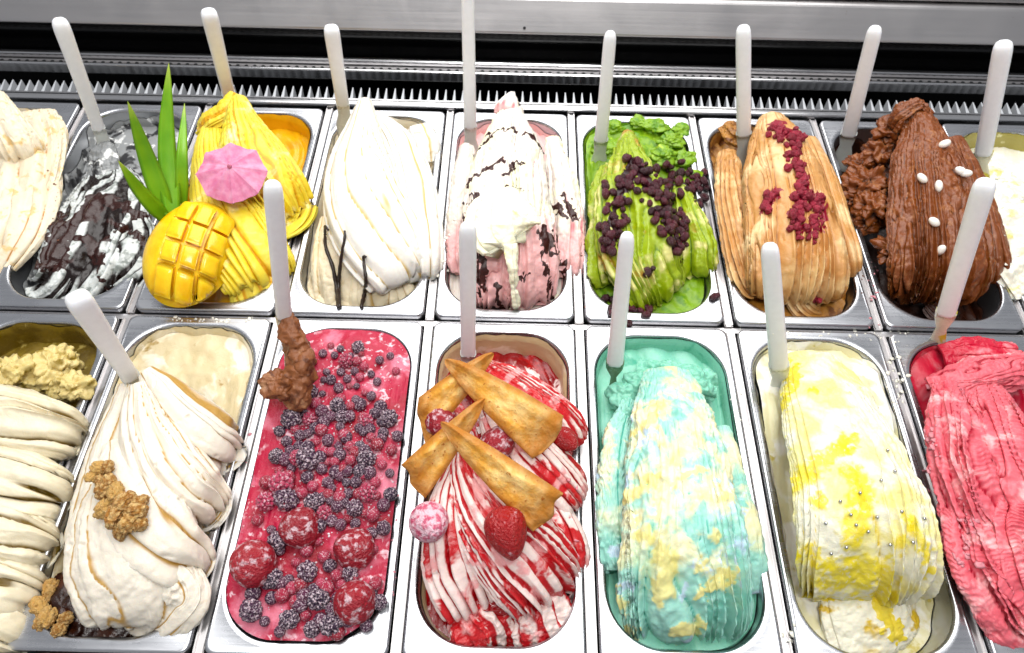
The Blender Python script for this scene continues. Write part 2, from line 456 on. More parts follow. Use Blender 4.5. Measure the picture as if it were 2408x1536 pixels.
    if wrinkle:
        wr = np.sin(2 * np.pi * (s * wrink_n + 1.2 * vnoise(base3 * 3, 1.0, seed + 8))) * (0.4 + 0.6 * (vnoise(base3 * 2.2, 1.0, seed + 9) > -0.1))
        X = X + nv * (wrinkle * .01 * wr)[..., None]
    V = X.reshape(-1, 3)
    sauce = blob_mask(V, blobs, seed) if blobs else np.zeros(len(V))
    if blobs: V = V + nv.reshape(-1, 3) * (raise_ * .01 * np.sqrt(sauce))[:, None]
    V = V.reshape(ns, nt, 3)
    cap0 = np.repeat(V[:1].mean(axis=1, keepdims=True), nt, 1); cap1 = np.repeat(V[-1:].mean(axis=1, keepdims=True), nt, 1)
    V = np.concatenate([cap0, V, cap1], 0)
    e1 = lambda x: np.concatenate([x[:1], x, x[-1:]], 0).ravel()
    V = V.reshape(-1, 3)
    off = np.array(parent.location)
    me = mk_mesh(name, V - off, grid_quads(ns + 2, nt), {'rid': e1(rid), 'su': e1(s + 0 * t), 'tv': e1(t + 0 * s), 'sauce': e1(sauce.reshape(ns, nt)),
         'rnd': e1(g0.uniform(0, 1, 4000)[(idx + 7) % 4000])})
    return link(name, me, mat, parent)

def base_fill(parent, key, mat, zf, rings=44, inset=0.0012, blobs=None, name='base_layer', ridges=0, rdepth=0.3, rough=0.25, seed=1, rscale=60):
    """the lower layer lying in the pan; zf(u,v) -> height in cm, u across, v along (-1 near .. 1 far)"""
    cx, cy = PANS[key]
    o = opening(0.03, inset); n = len(o)
    rho = np.linspace(0, 1, rings)[:, None]
    x = rho * o[None, :, 0]; y = rho * o[None, :, 1]
    u = x / OHW; v = y / OHL
    z = zf(u, v) * .01 * np.ones_like(x)
    P = np.stack([x + cx, y + cy, z], -1)
    z = z + .01 * rough * fbm(P * [1, 1, 0], rscale, seed, 4) * (1 - 0.5 * rho)
    rid = np.ones_like(x)
    if ridges:
        ph = (u + 0.35 * vnoise(np.stack([u * 2, v * 3, 0 * u], -1), 1.0, seed)) * ridges / 2
        rid = np.abs(np.sin(np.pi * ph)) ** .6; z = z + .01 * rdepth * rid
    V = np.stack([x + cx, y + cy, z], -1).reshape(-1, 3)
    sauce = blob_mask(V, blobs, seed) if blobs else np.zeros(len(V))
    V[:, 2] += .0012 * sauce
    return link(name, mk_mesh(name, V - np.array(parent.location), grid_quads(rings, n, True), {'rid': rid.ravel(), 'sauce': sauce, 'su': (v * .5 + .5).ravel(), 'tv': u.ravel(), 'rnd': 0 * u.ravel()}), mat, parent)

def smear(parent, key, mat, top_far, top_side, top_near, bottom=-8.0, thick=0.2, seed=4, jag=1.0, name='wall_smear'):
    """film of gelato left on the pan's walls; tops in cm (0 = rim)"""
    cx, cy = PANS[key]
    o = opening(0); n = len(o); rows = 26
    v = o[:, 1] / OHL
    top = np.where(v > 0, top_side + (top_far - top_side) * sstep(0.3, 1.0, v), top_side + (top_near - top_side) * sstep(0.3, 1.0, -v))
    q = np.column_stack([o, np.full(n, seed * .1)])
    top = np.minimum(top + jag * (fbm(q, 45, seed, 4) - .2), -0.12)
    out = []
    for k in range(rows):
        z = bottom + (top - bottom) * k / (rows - 1)
        d = -z * .01
        i = 0.0007 + 0.010 * d / 0.12
        e = .01 * thick * (0.4 + 0.6 * (1 + vnoise(np.column_stack([o, z * .01]), 70, seed)))
        if k >= rows - 2: e = e * (0.4 if k == rows - 2 else 0.02)
        nrm = o / np.linalg.norm(o, axis=1)[:, None]
        oo = np.stack([rrect(OHW - j, OHL - j, max(ORR - j, .01))[m_] for m_, j in enumerate(i + e)]) if False else o - np.sign(o) * 0 - _inward(n) * (i + e)[:, None]
        out.append(np.column_stack([oo[:, 0] + cx, oo[:, 1] + cy, z * .01]))
    V = np.concatenate(out)
    return link(name, mk_mesh(name, V - np.array(parent.location), grid_quads(rows, n, True), {'rid': np.ones(len(V)), 'sauce': np.zeros(len(V)), 'su': np.repeat(np.linspace(0, 1, rows), n), 'tv': np.zeros(len(V)), 'rnd': np.zeros(len(V))}), mat, parent)
_inw = {}
def _inward(n):
    """outward unit normals of the opening outline"""
    if n not in _inw:
        o = opening(0); t = np.roll(o, -1, 0) - np.roll(o, 1, 0)
        nr_ = np.column_stack([t[:, 1], -t[:, 0]]); nr_ /= np.linalg.norm(nr_, axis=1)[:, None]
        _inw[n] = nr_
    return _inw[n]
def gelato(key, name, label):
    x, y = PANS[key]
    return thing(name, label, 'gelato', (x, y, -0.1))
def lump(parent, mat, px, py, z, r, squash=(1, 1, .8), seed=0, rough=.35, scale=90, name='lump', res=40):
    """a rough clod of gelato"""
    th = np.linspace(0, np.pi, res)[:, None]; ph = np.linspace(0, 2 * np.pi, res * 2, endpoint=False)[None, :]
    D = np.stack([np.sin(th) * np.cos(ph), np.sin(th) * np.sin(ph), np.cos(th) + 0 * ph], -1)
    c = np.array(at(px, py, z)); rr = r * .01
    nz = fbm(D * rr + c, scale, seed, 4)
    X = c + D * np.array(squash) * rr * (1 + rough * nz)[..., None]
    nn = X.reshape(-1, 3).shape[0]
    me = mk_mesh(name, X.reshape(-1, 3) - np.array(parent.location), grid_quads(res, res * 2, True)[:, ::-1], {'rid': np.clip(nz * .5 + .5, 0, 1).ravel(), 'sauce': np.zeros(nn), 'su': np.zeros(nn), 'tv': np.zeros(nn), 'rnd': np.zeros(nn)})
    return link(name, me, mat, parent)

# ------------------------------------------------------------------ the gelati
# far left, back row: cream with toffee
mt = gel('cream_toffee', 'e8dcc4', [('b87a2a', ('attr', 'rid', 0.42, 0.12), ('noise', 28, .46, .54)), ('e2c48c', ('noise', 60, .56, .66))])
g = gelato('b0', 'cream_gelato', 'cream gelato with toffee streaks, cut off by the left edge of the photo')
base_fill(g, 'b0', mt, lambda u, v: -2.5 + 0 * u)
smear(g, 'b0', mt, -0.2, -1, -2)
fold(g, mt, [(70, 262, .4), (50, 330, 1.8), (25, 400, 1.8), (-5, 480, .8), (-20, 510, -1)], [4, 6, 6.2, 5.6, 5], [1, 1.6, 1.6, 1.4, 1], 8, 1.0, seed=3, twist=.4)
fold(g, mt, [(70, 400, .5), (40, 460, 1.5), (0, 530, 1.4), (-45, 600, 0), (-60, 640, -2)], [4, 5.4, 5.8, 5, 4.5], [1, 1.5, 1.5, 1.4, 1], 9, 1.0, seed=4, twist=.5)
fold(g, mt, [(-10, 215, 6), (0, 270, 6), (30, 330, 4), (50, 360, 2)], [1, 2.6, 3.2, 3], [1, 1.5, 1.5, 1], 5, .5, seed=5)

# grey with chocolate
ck = 'cfd3d0'
mt1 = gel('black_sesame', 'd2d6d4', [('8d938f', ('noise', 90, .5, .64)), ('170b08', ('nattr', 'rid', 0.84, 0.66, 70, .3)), ('2e110c', ('nattr', 'sauce', .34, .5, 90, .7))], rough=.24, sss=.1)
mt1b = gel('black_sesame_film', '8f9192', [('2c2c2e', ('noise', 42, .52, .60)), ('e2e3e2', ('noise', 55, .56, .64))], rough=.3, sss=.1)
g = gelato('b1', 'grey_gelato', 'grey ripple gelato with dark chocolate grooves and shavings')
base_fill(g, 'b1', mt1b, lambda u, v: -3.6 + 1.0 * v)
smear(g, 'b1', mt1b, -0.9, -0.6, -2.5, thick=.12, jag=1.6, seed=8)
cb = [((210, 450, 2), (280, 470, 2), .7), ((160, 560, 1), (250, 560, 1), .5), ((260, 520, 1), (330, 560, 1), .4), ((230, 600, 0), (250, 680, -1), .35),((225, 455, 2), (190, 500, 2), (130, 560, 1), (110, 620, 0), 1.25), ((250, 460, 2), (330, 500, 1), .8), ((200, 560, 1), (240, 620, 0), .5), ((120, 500, 1), (150, 620, 0), 1.2), ((300, 540, 1), (345, 590, 0), .35)]
fold(g, mt1, [(250, 395, -2), (240, 450, .5), (225, 530, 1.0), (195, 620, 0.2), (175, 680, -1.6), (172, 690, -3.5)], [3, 5.6, 6.6, 6.6, 5.8, 5.0], [.6, 1.4, 1.8, 1.8, 1.4, 1], 12, 1.6, seed=12, sway=.5, rough=.12, blobs=cb, twist=-.35, sharp=.7, wrinkle=.05, wrink_n=9)
fold(g, mt1, [(300, 500, -.5), (310, 540, .8), (300, 600, .8), (280, 650, -.8), (275, 660, -2.5)], [2, 3.2, 3.8, 3.6, 3], [.6, 1.2, 1.4, 1.2, .8], 6, 1.4, seed=14, sway=.4, rough=.1, blobs=cb, twist=-.3, sharp=.7, wrinkle=.06, wrink_n=7)
fold(g, mt1, [(140, 590, -1), (120, 630, 0), (100, 670, -1.5), (96, 680, -3)], [2, 2.8, 3.2, 2.6], [.6, 1.2, 1.2, .8], 4, 1.4, seed=15, sway=.4, rough=.14, blobs=cb, sharp=.7)
fold(g, mt1b, [(245, 320, 0.5), (240, 360, 0), (225, 420, -1.5), (220, 450, -3)], [1, 2, 2.4, 2], [.8, 1.2, 1, .5], 3, .4, seed=16, rough=.2)

# mango
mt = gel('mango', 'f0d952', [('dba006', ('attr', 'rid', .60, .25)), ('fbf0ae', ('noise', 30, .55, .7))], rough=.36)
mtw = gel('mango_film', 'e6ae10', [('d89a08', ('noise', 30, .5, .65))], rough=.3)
g = gelato('b2', 'mango_gelato', 'bright yellow ribbed mango gelato rising to a peak behind the mango')
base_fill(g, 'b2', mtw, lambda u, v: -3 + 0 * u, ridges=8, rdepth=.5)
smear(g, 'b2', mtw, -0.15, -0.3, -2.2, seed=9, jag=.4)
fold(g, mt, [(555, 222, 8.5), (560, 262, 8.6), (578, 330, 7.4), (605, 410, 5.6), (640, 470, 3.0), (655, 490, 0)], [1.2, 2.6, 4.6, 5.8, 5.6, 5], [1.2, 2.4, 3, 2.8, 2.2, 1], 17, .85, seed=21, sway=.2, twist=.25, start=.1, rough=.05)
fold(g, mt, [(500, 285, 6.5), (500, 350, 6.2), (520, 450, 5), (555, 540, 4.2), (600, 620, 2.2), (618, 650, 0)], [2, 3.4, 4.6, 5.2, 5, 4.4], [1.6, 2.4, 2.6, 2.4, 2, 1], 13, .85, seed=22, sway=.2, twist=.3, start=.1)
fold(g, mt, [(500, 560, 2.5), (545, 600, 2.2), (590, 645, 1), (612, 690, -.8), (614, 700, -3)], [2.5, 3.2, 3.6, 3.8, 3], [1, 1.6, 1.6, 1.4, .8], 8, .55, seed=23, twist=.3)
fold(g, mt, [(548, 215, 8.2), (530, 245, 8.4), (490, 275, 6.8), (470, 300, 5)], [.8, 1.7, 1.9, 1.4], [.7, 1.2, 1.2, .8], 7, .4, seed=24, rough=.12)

# white vanilla
mt = gel('vanilla_white', 'e9e6de', [('c9ad70', ('attr', 'rid', .48, .16))], rough=.32, sss=.4)  # tan groove layer paints in the warm light bouncing between the ridges
mtb = gel('vanilla_old', 'eee0c2', [('c9a86a', ('attr', 'rid', .5, .1)), ('dcc79c', ('noise', 26, .5, .65))], rough=.4)  # groove tan painted for light scattered between ribs; noise layer is plain tone
mtf = gel('vanilla_film', 'dcd3bd', [('efe9da', ('noise', 20, .5, .6))], rough=.3)
g = gelato('b3', 'white_vanilla_gelato', 'smooth white vanilla gelato swept to a peak under a white handle')
base_fill(g, 'b3', mtb, lambda u, v: -3.2 - .6 * v, ridges=9, rdepth=.6)
smear(g, 'b3', mtf, -0.3, -0.5, -2.5, seed=10, jag=.5)
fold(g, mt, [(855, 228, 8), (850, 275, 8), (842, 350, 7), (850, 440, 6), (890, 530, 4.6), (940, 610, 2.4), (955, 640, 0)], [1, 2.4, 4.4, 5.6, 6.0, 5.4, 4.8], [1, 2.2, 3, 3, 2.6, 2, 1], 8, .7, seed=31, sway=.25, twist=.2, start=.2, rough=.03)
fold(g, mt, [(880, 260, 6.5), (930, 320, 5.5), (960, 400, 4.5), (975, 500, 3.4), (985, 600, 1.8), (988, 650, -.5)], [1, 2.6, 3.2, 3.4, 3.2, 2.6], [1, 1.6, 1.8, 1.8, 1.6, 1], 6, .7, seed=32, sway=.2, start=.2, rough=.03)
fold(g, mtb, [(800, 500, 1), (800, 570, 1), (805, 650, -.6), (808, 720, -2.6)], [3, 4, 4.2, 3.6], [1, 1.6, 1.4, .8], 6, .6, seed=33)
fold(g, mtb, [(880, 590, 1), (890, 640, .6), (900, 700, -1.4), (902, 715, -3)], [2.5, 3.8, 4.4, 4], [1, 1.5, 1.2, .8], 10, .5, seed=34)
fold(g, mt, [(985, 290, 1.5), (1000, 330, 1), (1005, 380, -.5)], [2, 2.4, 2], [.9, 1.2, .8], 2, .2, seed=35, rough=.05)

# pink and cream
pb = [((1130, 360, 6), (1175, 330, 7), (1215, 330, 7), .2), ((1240, 330, 7), (1275, 360, 6), .25), ((1160, 450, 7), (1235, 440, 7), .15), ((1110, 470, 5), (1120, 500, 5), .35), ((1100, 500, 4), (1108, 640, 1), .3), ((1270, 600, 3), (1300, 700, 0), .25),((1120, 315, 6), (1180, 275, 7), (1250, 268, 7), .32), ((1100, 440, 5), (1150, 415, 6), (1180, 405, 6), .42), ((1190, 418, 7), (1230, 395, 7), .3),
      ((1290, 430, 5), (1330, 500, 3), .45), ((1330, 440, 4), (1350, 500, 3), .35), ((1110, 540, 5), (1150, 560, 5), .8), ((1285, 545, 5), (1290, 575, 4), 1.05), ((1130, 600, 3), (1135, 700, 0), .5), ((1240, 640, 3), (1220, 660, 2), .3), ((1170, 690, 1), (1190, 740, -1), .4), ((1150, 345, 6), (1100, 390, 5), .16), ((1310, 560, 3), (1330, 640, 1), .3)]
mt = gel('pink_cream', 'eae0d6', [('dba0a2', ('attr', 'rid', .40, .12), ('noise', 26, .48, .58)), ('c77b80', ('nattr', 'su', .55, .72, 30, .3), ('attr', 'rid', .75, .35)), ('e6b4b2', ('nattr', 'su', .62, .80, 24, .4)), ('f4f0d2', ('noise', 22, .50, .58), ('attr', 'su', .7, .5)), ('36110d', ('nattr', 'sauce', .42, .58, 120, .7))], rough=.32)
mt2 = gel('cream_sauce', 'f4f0d4', [('ece08c', ('noise', 40, .58, .70))], rough=.3)
g = gelato('b4', 'pink_cream_gelato', 'tall pink and cream gelato streaked with dark chocolate')
base_fill(g, 'b4', mt, lambda u, v: -2.6 + 0 * u, ridges=9, rdepth=.8)
smear(g, 'b4', mt, -0.5, -0.8, -2.2, seed=11)
fold(g, mt, [(1200, 222, 9), (1200, 262, 9), (1198, 330, 8), (1195, 420, 7), (1195, 520, 5.6), (1200, 610, 3.4), (1205, 680, .8), (1205, 695, -1.5)], [1.2, 2.4, 4.6, 5.6, 6.2, 6.4, 5.8, 5], [1.1, 2, 2.8, 2.8, 2.6, 2.4, 1.6, 1], 13, .85, seed=41, sway=.35, start=.65, rough=.14, blobs=pb, ns=220, nt=150, raise_=.05)
fold(g, mt, [(1100, 340, 3), (1095, 400, 3), (1090, 500, 2), (1090, 600, .6), (1095, 640, -1)], [1, 1.8, 2.2, 2.2, 1.6], [.8, 1.4, 1.4, 1.3, .8], 5, .4, seed=42, rough=.15, blobs=pb)
fold(g, mt, [(1300, 320, 3), (1320, 400, 3), (1335, 500, 2), (1335, 600, .6), (1330, 650, -1.2)], [1, 2, 2.4, 2.4, 1.8], [.8, 1.4, 1.4, 1.3, .8], 5, .5, seed=43, rough=.15, blobs=pb)
fold(g, mt, [(1205, 215, 9.2), (1195, 235, 9.6), (1188, 262, 8.8)], [.5, 1.5, 1.4], [.5, 1.3, 1.0], 4, .2, seed=45, rough=.06, ns=50, nt=50)
fold(g, mt2, [(1185, 440, 8.6), (1180, 480, 8.4), (1180, 530, 7.6), (1195, 570, 6.2), (1200, 585, 5)], [1.5, 4.2, 4.6, 3.4, 1.8], [.25, .75, .8, .7, .3], 6, .35, seed=44, rough=.12, name='cream_sauce', endvar=.5)
fold(g, mt2, [(1200, 570, 6.6), (1205, 630, 4.9), (1210, 690, 2.2), (1215, 725, 0)], [.8, .5, .55, .25], [.4, .4, .4, .2], 3, .2, seed=46, rough=.2, name='cream_sauce', ns=60, nt=30)

# pistachio
psl = [((1490, 395, 5), (1525, 440, 6), (1570, 480, 5), (1590, 540, 4), 1.1), ((1570, 405, 5), (1630, 430, 3), (1645, 470, 3), .9), ((1480, 395, 5), (1470, 450, 4), (1430, 560, 2), (1440, 610, 1), .75), ((1560, 500, 5), (1600, 570, 4), .8)]
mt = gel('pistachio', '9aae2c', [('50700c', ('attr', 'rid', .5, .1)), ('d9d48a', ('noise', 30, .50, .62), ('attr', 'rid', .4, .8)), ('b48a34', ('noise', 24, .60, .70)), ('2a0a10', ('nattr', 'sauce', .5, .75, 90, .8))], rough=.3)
mtb = gel('pistachio_old', '7fa524', [('5a8a0c', ('noise', 90, .5, .65)), ('b4d050', ('noise', 60, .6, .7))], rough=.36)
g = gelato('b5', 'pistachio_gelato', 'bright green pistachio gelato strewn with dark red beans')
base_fill(g, 'b5', mtb, lambda u, v: -1.8 + 1.4 * sstep(.1, .8, v), rough=.6, rscale=130)
smear(g, 'b5', mtb, -0.2, -0.6, -3.2, seed=12, jag=.5, thick=.3)
fold(g, mt, [(1478, 305, 4.4), (1485, 350, 5.6), (1490, 420, 6), (1498, 500, 5.4), (1520, 590, 3.6), (1545, 660, 1), (1548, 685, -1.5)], [.8, 2.6, 4.6, 5.4, 5.6, 5, 4.2], [.8, 2, 2.6, 2.6, 2.4, 1.8, 1], 10, .9, seed=51, sway=.4, start=.25, rough=.15, blobs=psl)
fold(g, mt, [(1430, 380, 2.5), (1425, 450, 3), (1425, 540, 2.2), (1425, 620, .8), (1430, 670, -1)], [1, 2, 2.2, 2.2, 1.8], [.8, 1.4, 1.5, 1.4, .8], 5, .7, seed=52, rough=.2, blobs=psl)
fold(g, mt, [(1600, 430, 3), (1630, 500, 3.2), (1650, 560, 2.4), (1650, 610, .8), (1645, 630, -1)], [1, 2, 2.4, 2.4, 1.8], [.8, 1.6, 1.8, 1.4, .8], 4, .9, seed=53, rough=.1, blobs=psl)
for k, (x, y, z, r) in enumerate([(1540, 300, .6, 1.2), (1580, 330, .6, 1.3), (1505, 290, .6, 1), (1560, 365, .8, 1.3), (1610, 370, .4, 1.1), (1600, 305, .4, .9), (1440, 300, .3, 1), (1420, 350, 0, 1.1), (1625, 420, .3, 1)]):
    lump(g, mtb, x, y, z - .4, r * 1.1, (1.2, 1, .6), seed=k + 50, rough=.5, scale=110)

# tan with raspberry
rsl = [((1820, 305, 5), (1850, 330, 6), (1885, 320, 5), .8), ((1855, 335, 6), (1865, 385, 6), (1890, 430, 6), .6), ((1885, 430, 6), (1880, 480, 6), (1865, 520, 6), (1890, 550, 5), (1925, 560, 4), .5), ((1890, 455, 6), (1920, 480, 5), (1928, 540, 4), .5), ((1825, 455, 6), (1795, 505, 5), .45)]
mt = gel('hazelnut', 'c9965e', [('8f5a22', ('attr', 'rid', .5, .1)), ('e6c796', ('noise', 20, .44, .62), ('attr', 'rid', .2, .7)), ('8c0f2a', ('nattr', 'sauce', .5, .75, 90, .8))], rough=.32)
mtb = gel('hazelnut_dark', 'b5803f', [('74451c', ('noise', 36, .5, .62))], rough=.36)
g = gelato('b6', 'tan_gelato', 'tan ribbed hazelnut gelato with a trail of raspberry crumbs')
base_fill(g, 'b6', mtb, lambda u, v: -3 + 0 * u, ridges=10, rdepth=.8)
smear(g, 'b6', mtb, -0.6, -0.8, -3.2, seed=13)
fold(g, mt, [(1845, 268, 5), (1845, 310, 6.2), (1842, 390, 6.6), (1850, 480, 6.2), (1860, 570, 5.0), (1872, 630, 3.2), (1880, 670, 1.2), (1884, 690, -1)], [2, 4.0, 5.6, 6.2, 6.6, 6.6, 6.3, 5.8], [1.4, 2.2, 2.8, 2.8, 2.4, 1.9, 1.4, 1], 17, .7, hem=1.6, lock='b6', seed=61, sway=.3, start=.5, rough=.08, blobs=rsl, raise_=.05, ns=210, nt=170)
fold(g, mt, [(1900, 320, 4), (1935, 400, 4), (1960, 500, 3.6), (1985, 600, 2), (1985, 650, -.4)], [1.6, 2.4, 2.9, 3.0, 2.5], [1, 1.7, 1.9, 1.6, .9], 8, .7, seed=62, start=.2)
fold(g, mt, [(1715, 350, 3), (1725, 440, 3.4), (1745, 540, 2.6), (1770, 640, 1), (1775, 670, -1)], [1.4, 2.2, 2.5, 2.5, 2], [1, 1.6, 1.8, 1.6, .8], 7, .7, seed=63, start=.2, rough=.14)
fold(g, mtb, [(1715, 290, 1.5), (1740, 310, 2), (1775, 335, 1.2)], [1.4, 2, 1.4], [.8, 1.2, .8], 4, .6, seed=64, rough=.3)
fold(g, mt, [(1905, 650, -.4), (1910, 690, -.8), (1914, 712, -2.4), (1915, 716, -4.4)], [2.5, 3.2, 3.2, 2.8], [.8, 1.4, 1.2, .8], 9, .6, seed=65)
rsl = []

# chocolate
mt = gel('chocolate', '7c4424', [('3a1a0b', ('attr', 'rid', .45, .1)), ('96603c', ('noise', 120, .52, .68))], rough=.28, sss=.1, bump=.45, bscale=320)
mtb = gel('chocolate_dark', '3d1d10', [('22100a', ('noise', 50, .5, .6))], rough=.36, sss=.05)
g = gelato('b7', 'chocolate_gelato', 'brown ribbed chocolate gelato mound dotted with white nuts')
base_fill(g, 'b7', mtb, lambda u, v: -5.2 + 0 * u, ridges=6, rdepth=.5)
smear(g, 'b7', mtb, -2.0, -3, -4, seed=14)
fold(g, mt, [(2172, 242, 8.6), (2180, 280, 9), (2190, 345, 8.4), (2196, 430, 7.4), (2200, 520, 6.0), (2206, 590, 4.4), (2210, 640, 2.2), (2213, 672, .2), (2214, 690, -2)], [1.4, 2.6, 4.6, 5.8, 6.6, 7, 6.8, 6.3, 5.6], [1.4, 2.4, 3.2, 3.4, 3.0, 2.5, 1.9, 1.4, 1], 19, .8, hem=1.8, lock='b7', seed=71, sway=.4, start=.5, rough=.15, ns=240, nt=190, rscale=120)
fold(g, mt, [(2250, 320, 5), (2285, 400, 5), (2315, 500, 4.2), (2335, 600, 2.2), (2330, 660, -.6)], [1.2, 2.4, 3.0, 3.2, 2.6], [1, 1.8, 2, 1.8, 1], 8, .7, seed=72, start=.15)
fold(g, mt, [(2190, 262, 8.8), (2165, 236, 10), (2130, 252, 9.4), (2105, 290, 7)], [.8, 1.2, 1.4, 1.2], [.6, .8, .9, .6], 4, .3, seed=73, rough=.22)
for k, (x, y, z, r) in enumerate([(2035, 440, 2, 2.4), (2020, 395, 1.5, 1.8), (2055, 490, 1.6, 2.2), (2070, 360, 3, 2.0), (2035, 520, .2, 1.6), (2090, 310, 5.2, 1.6), (2010, 470, 1, 1.5), (2100, 590, 1.5, 1.8)]):
    lump(g, mt, x, y, z, r, seed=k + 80, rough=.5, scale=120)
fold(g, mtb, [(2200, 690, -2), (2240, 715, -2), (2260, 745, -4)], [3, 4, 3.6], [.8, 1.2, .8], 10, .6, seed=75)

# far right, back row
mt = gel('pale_lemon', 'e9e6d6', [('d6cd84', ('noise', 30, .55, .68)), ('f6f5ee', ('noise', 46, .5, .6))], rough=.4)
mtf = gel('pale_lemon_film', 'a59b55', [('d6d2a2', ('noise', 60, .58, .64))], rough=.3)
g = gelato('b8', 'pale_yellow_gelato', 'pale yellowish white gelato cut off by the right edge, back row')
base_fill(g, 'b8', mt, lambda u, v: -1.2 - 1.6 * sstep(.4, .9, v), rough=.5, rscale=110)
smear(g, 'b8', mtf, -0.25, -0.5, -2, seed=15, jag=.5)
fold(g, mt, [(2385, 425, 0), (2400, 480, 2), (2430, 580, 2), (2470, 690, 0)], [3, 5.6, 6.2, 5], [.6, 1.2, 1.4, .8], 9, .4, seed=81, rough=.25)

# front row, far left: olive cream
mt = gel('olive_cream', 'e6dcc2', [('6e571e', ('attr', 'rid', .52, .22))], rough=.36)
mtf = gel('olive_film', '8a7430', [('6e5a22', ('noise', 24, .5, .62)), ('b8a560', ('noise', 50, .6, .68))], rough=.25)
mtl = gel('olive_lump', 'd8c588', [('a58c40', ('noise', 70, .5, .65))], rough=.4)
g = gelato('f0', 'olive_cream_gelato', 'cream gelato in thick horizontal ribs with olive grooves, lower left edge')
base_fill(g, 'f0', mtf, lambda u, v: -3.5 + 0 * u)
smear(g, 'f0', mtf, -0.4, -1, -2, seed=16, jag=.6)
for k, (x, y, z, sd) in enumerate([(18, 985, 4.2, 91), (-20, 1125, 4.0, 92), (-62, 1250, 3.8, 93), (-95, 1360, 3.2, 94), (-130, 1470, 2.6, 95)]):
    fold(g, mt, [(x - 300, y - 75, z - 1), (x - 150, y - 45, z), (x, y - 12, z), (x + 95, y + 18, z - 1.2), (x + 135, y + 38, z - 3.2), (x + 120, y + 50, z - 4.5)], [3, 3.6, 3.8, 3.4, 2.8, 2.2], [1.5, 2.0, 2.1, 1.8, 1.4, .8], 6, .8, seed=sd, sway=.4, start=.05, rough=.06, endvar=.1, twist=.15)
for k, (x, y, z, r) in enumerate([(130, 865, .5, 1.9), (110, 890, 0, 1.7), (150, 905, 0, 1.6), (140, 838, .6, 1.3), (180, 910, .3, 1.4), (30, 880, 1.5, 2.0)]):
    lump(g, mtl, x, y, z, r, seed=k + 90, rough=.55, scale=110)

# walnut cream
mt = gel('walnut_cream', 'e9e1d2', [('bd9653', ('attr', 'rid', .46, .16)), ('d9bd88', ('noise', 34, .70, .78))], rough=.34, sss=.4)  # tan along the grooves is ridge shading put into the colour
mtf = gel('walnut_film', 'd9c9a2', [('f3ead6', ('noise', 26, .5, .6)), ('a88b4c', ('noise', 30, .64, .70))], rough=.28)
mtd = gel('walnut_syrup', '2a1209', [('4a2412', ('noise', 60, .5, .65)), ('efe6d6', ('noise', 34, .62, .68))], rough=.2, sss=.05)
g = gelato('f1', 'walnut_cream_gelato', 'cream coloured walnut gelato in broad swirls with a walnut cluster on top')
base_fill(g, 'f1', mtf, lambda u, v: -2.8 + 0 * u + 1.6 * sstep(.2, .9, v), rough=.5)
smear(g, 'f1', mtf, -0.2, -.5, -2, seed=17, jag=.9, thick=.3)
fold(g, mt, [(295, 900, 4), (262, 1010, 4), (232, 1120, 3.4), (200, 1250, 2), (185, 1310, .5)], [1.0, 2.2, 2.8, 2.6, 2.0], [1, 2, 2.2, 2, 1.2], 3, .3, seed=101, rough=.06)
fold(g, mt, [(338, 868, 5.4), (370, 905, 5.6), (420, 965, 5.2), (480, 1018, 3.8), (515, 1040, 1.8), (525, 1046, 0)], [1, 2.2, 3.2, 3.6, 3.2, 2.6], [1, 2, 2.4, 2.2, 1.6, .8], 6, .95, seed=102, sway=.2, start=.12, rough=.04)
fold(g, mt, [(320, 900, 5.6), (330, 980, 6), (365, 1080, 5.6), (415, 1150, 4.4), (455, 1182, 2.6), (465, 1190, .6)], [1.4, 3, 4, 4.2, 3.6, 3], [1, 2.2, 2.6, 2.4, 1.8, .8], 7, .95, seed=103, sway=.25, start=.15, rough=.04)
fold(g, mt, [(275, 1030, 5), (285, 1130, 5.8), (325, 1225, 5.8), (380, 1290, 4.6), (422, 1315, 2.6), (430, 1322, .6)], [2, 3.6, 4.2, 3.8, 3.2, 2.6], [1, 2.2, 2.6, 2.2, 1.8, .8], 4, .85, seed=104, sway=.3, start=.2, rough=.06)
fold(g, mt, [(245, 1130, 3.8), (240, 1200, 5), (255, 1290, 5.2), (290, 1375, 3.8), (318, 1430, 1.4), (320, 1450, -1.5)], [2.3, 3.8, 4.9, 5.0, 4.4, 3.6], [1, 2, 2.6, 2.4, 1.8, 1], 4, .5, seed=105, sway=.4, start=.4, rough=.1)
fold(g, mt, [(330, 1330, 3), (390, 1350, 3.2), (430, 1400, 2), (390, 1460, .2), (340, 1490, -2)], [1.4, 2, 2.2, 2, 1.6], [1, 1.4, 1.4, 1.2, .8], 5, .4, seed=106)
lump(g, mtd, 170, 1440, -2, 3.6, (1, 1.1, .5), seed=107, rough=.2, name='syrup')
lump(g, mtd, 240, 1480, -2.4, 3.2, (1.2, .8, .4), seed=108, rough=.2, name='syrup')

# flat berry sorbet
mt = gel('berry_sorbet', 'b92444', [('df7f94', ('noise', 22, .50, .64)), ('9c0c24', ('noise', 14, .54, .66)), ('f0cdd6', ('noise', 120, .54, .66), ('noise', 17, .44, .56))], rough=.36, bump=.9, bscale=300)
g = gelato('f2', 'berry_sorbet', 'flat crimson berry sorbet filling its pan to the brim')
base_fill(g, 'f2', mt, lambda u, v: .50 - .35 * np.maximum(np.abs(u), np.abs(v)) ** 8 + .1 * np.sin(5 * v) - .25 * sstep(.55, .9, v), rough=.34, rings=110, rscale=75, inset=-.0026)

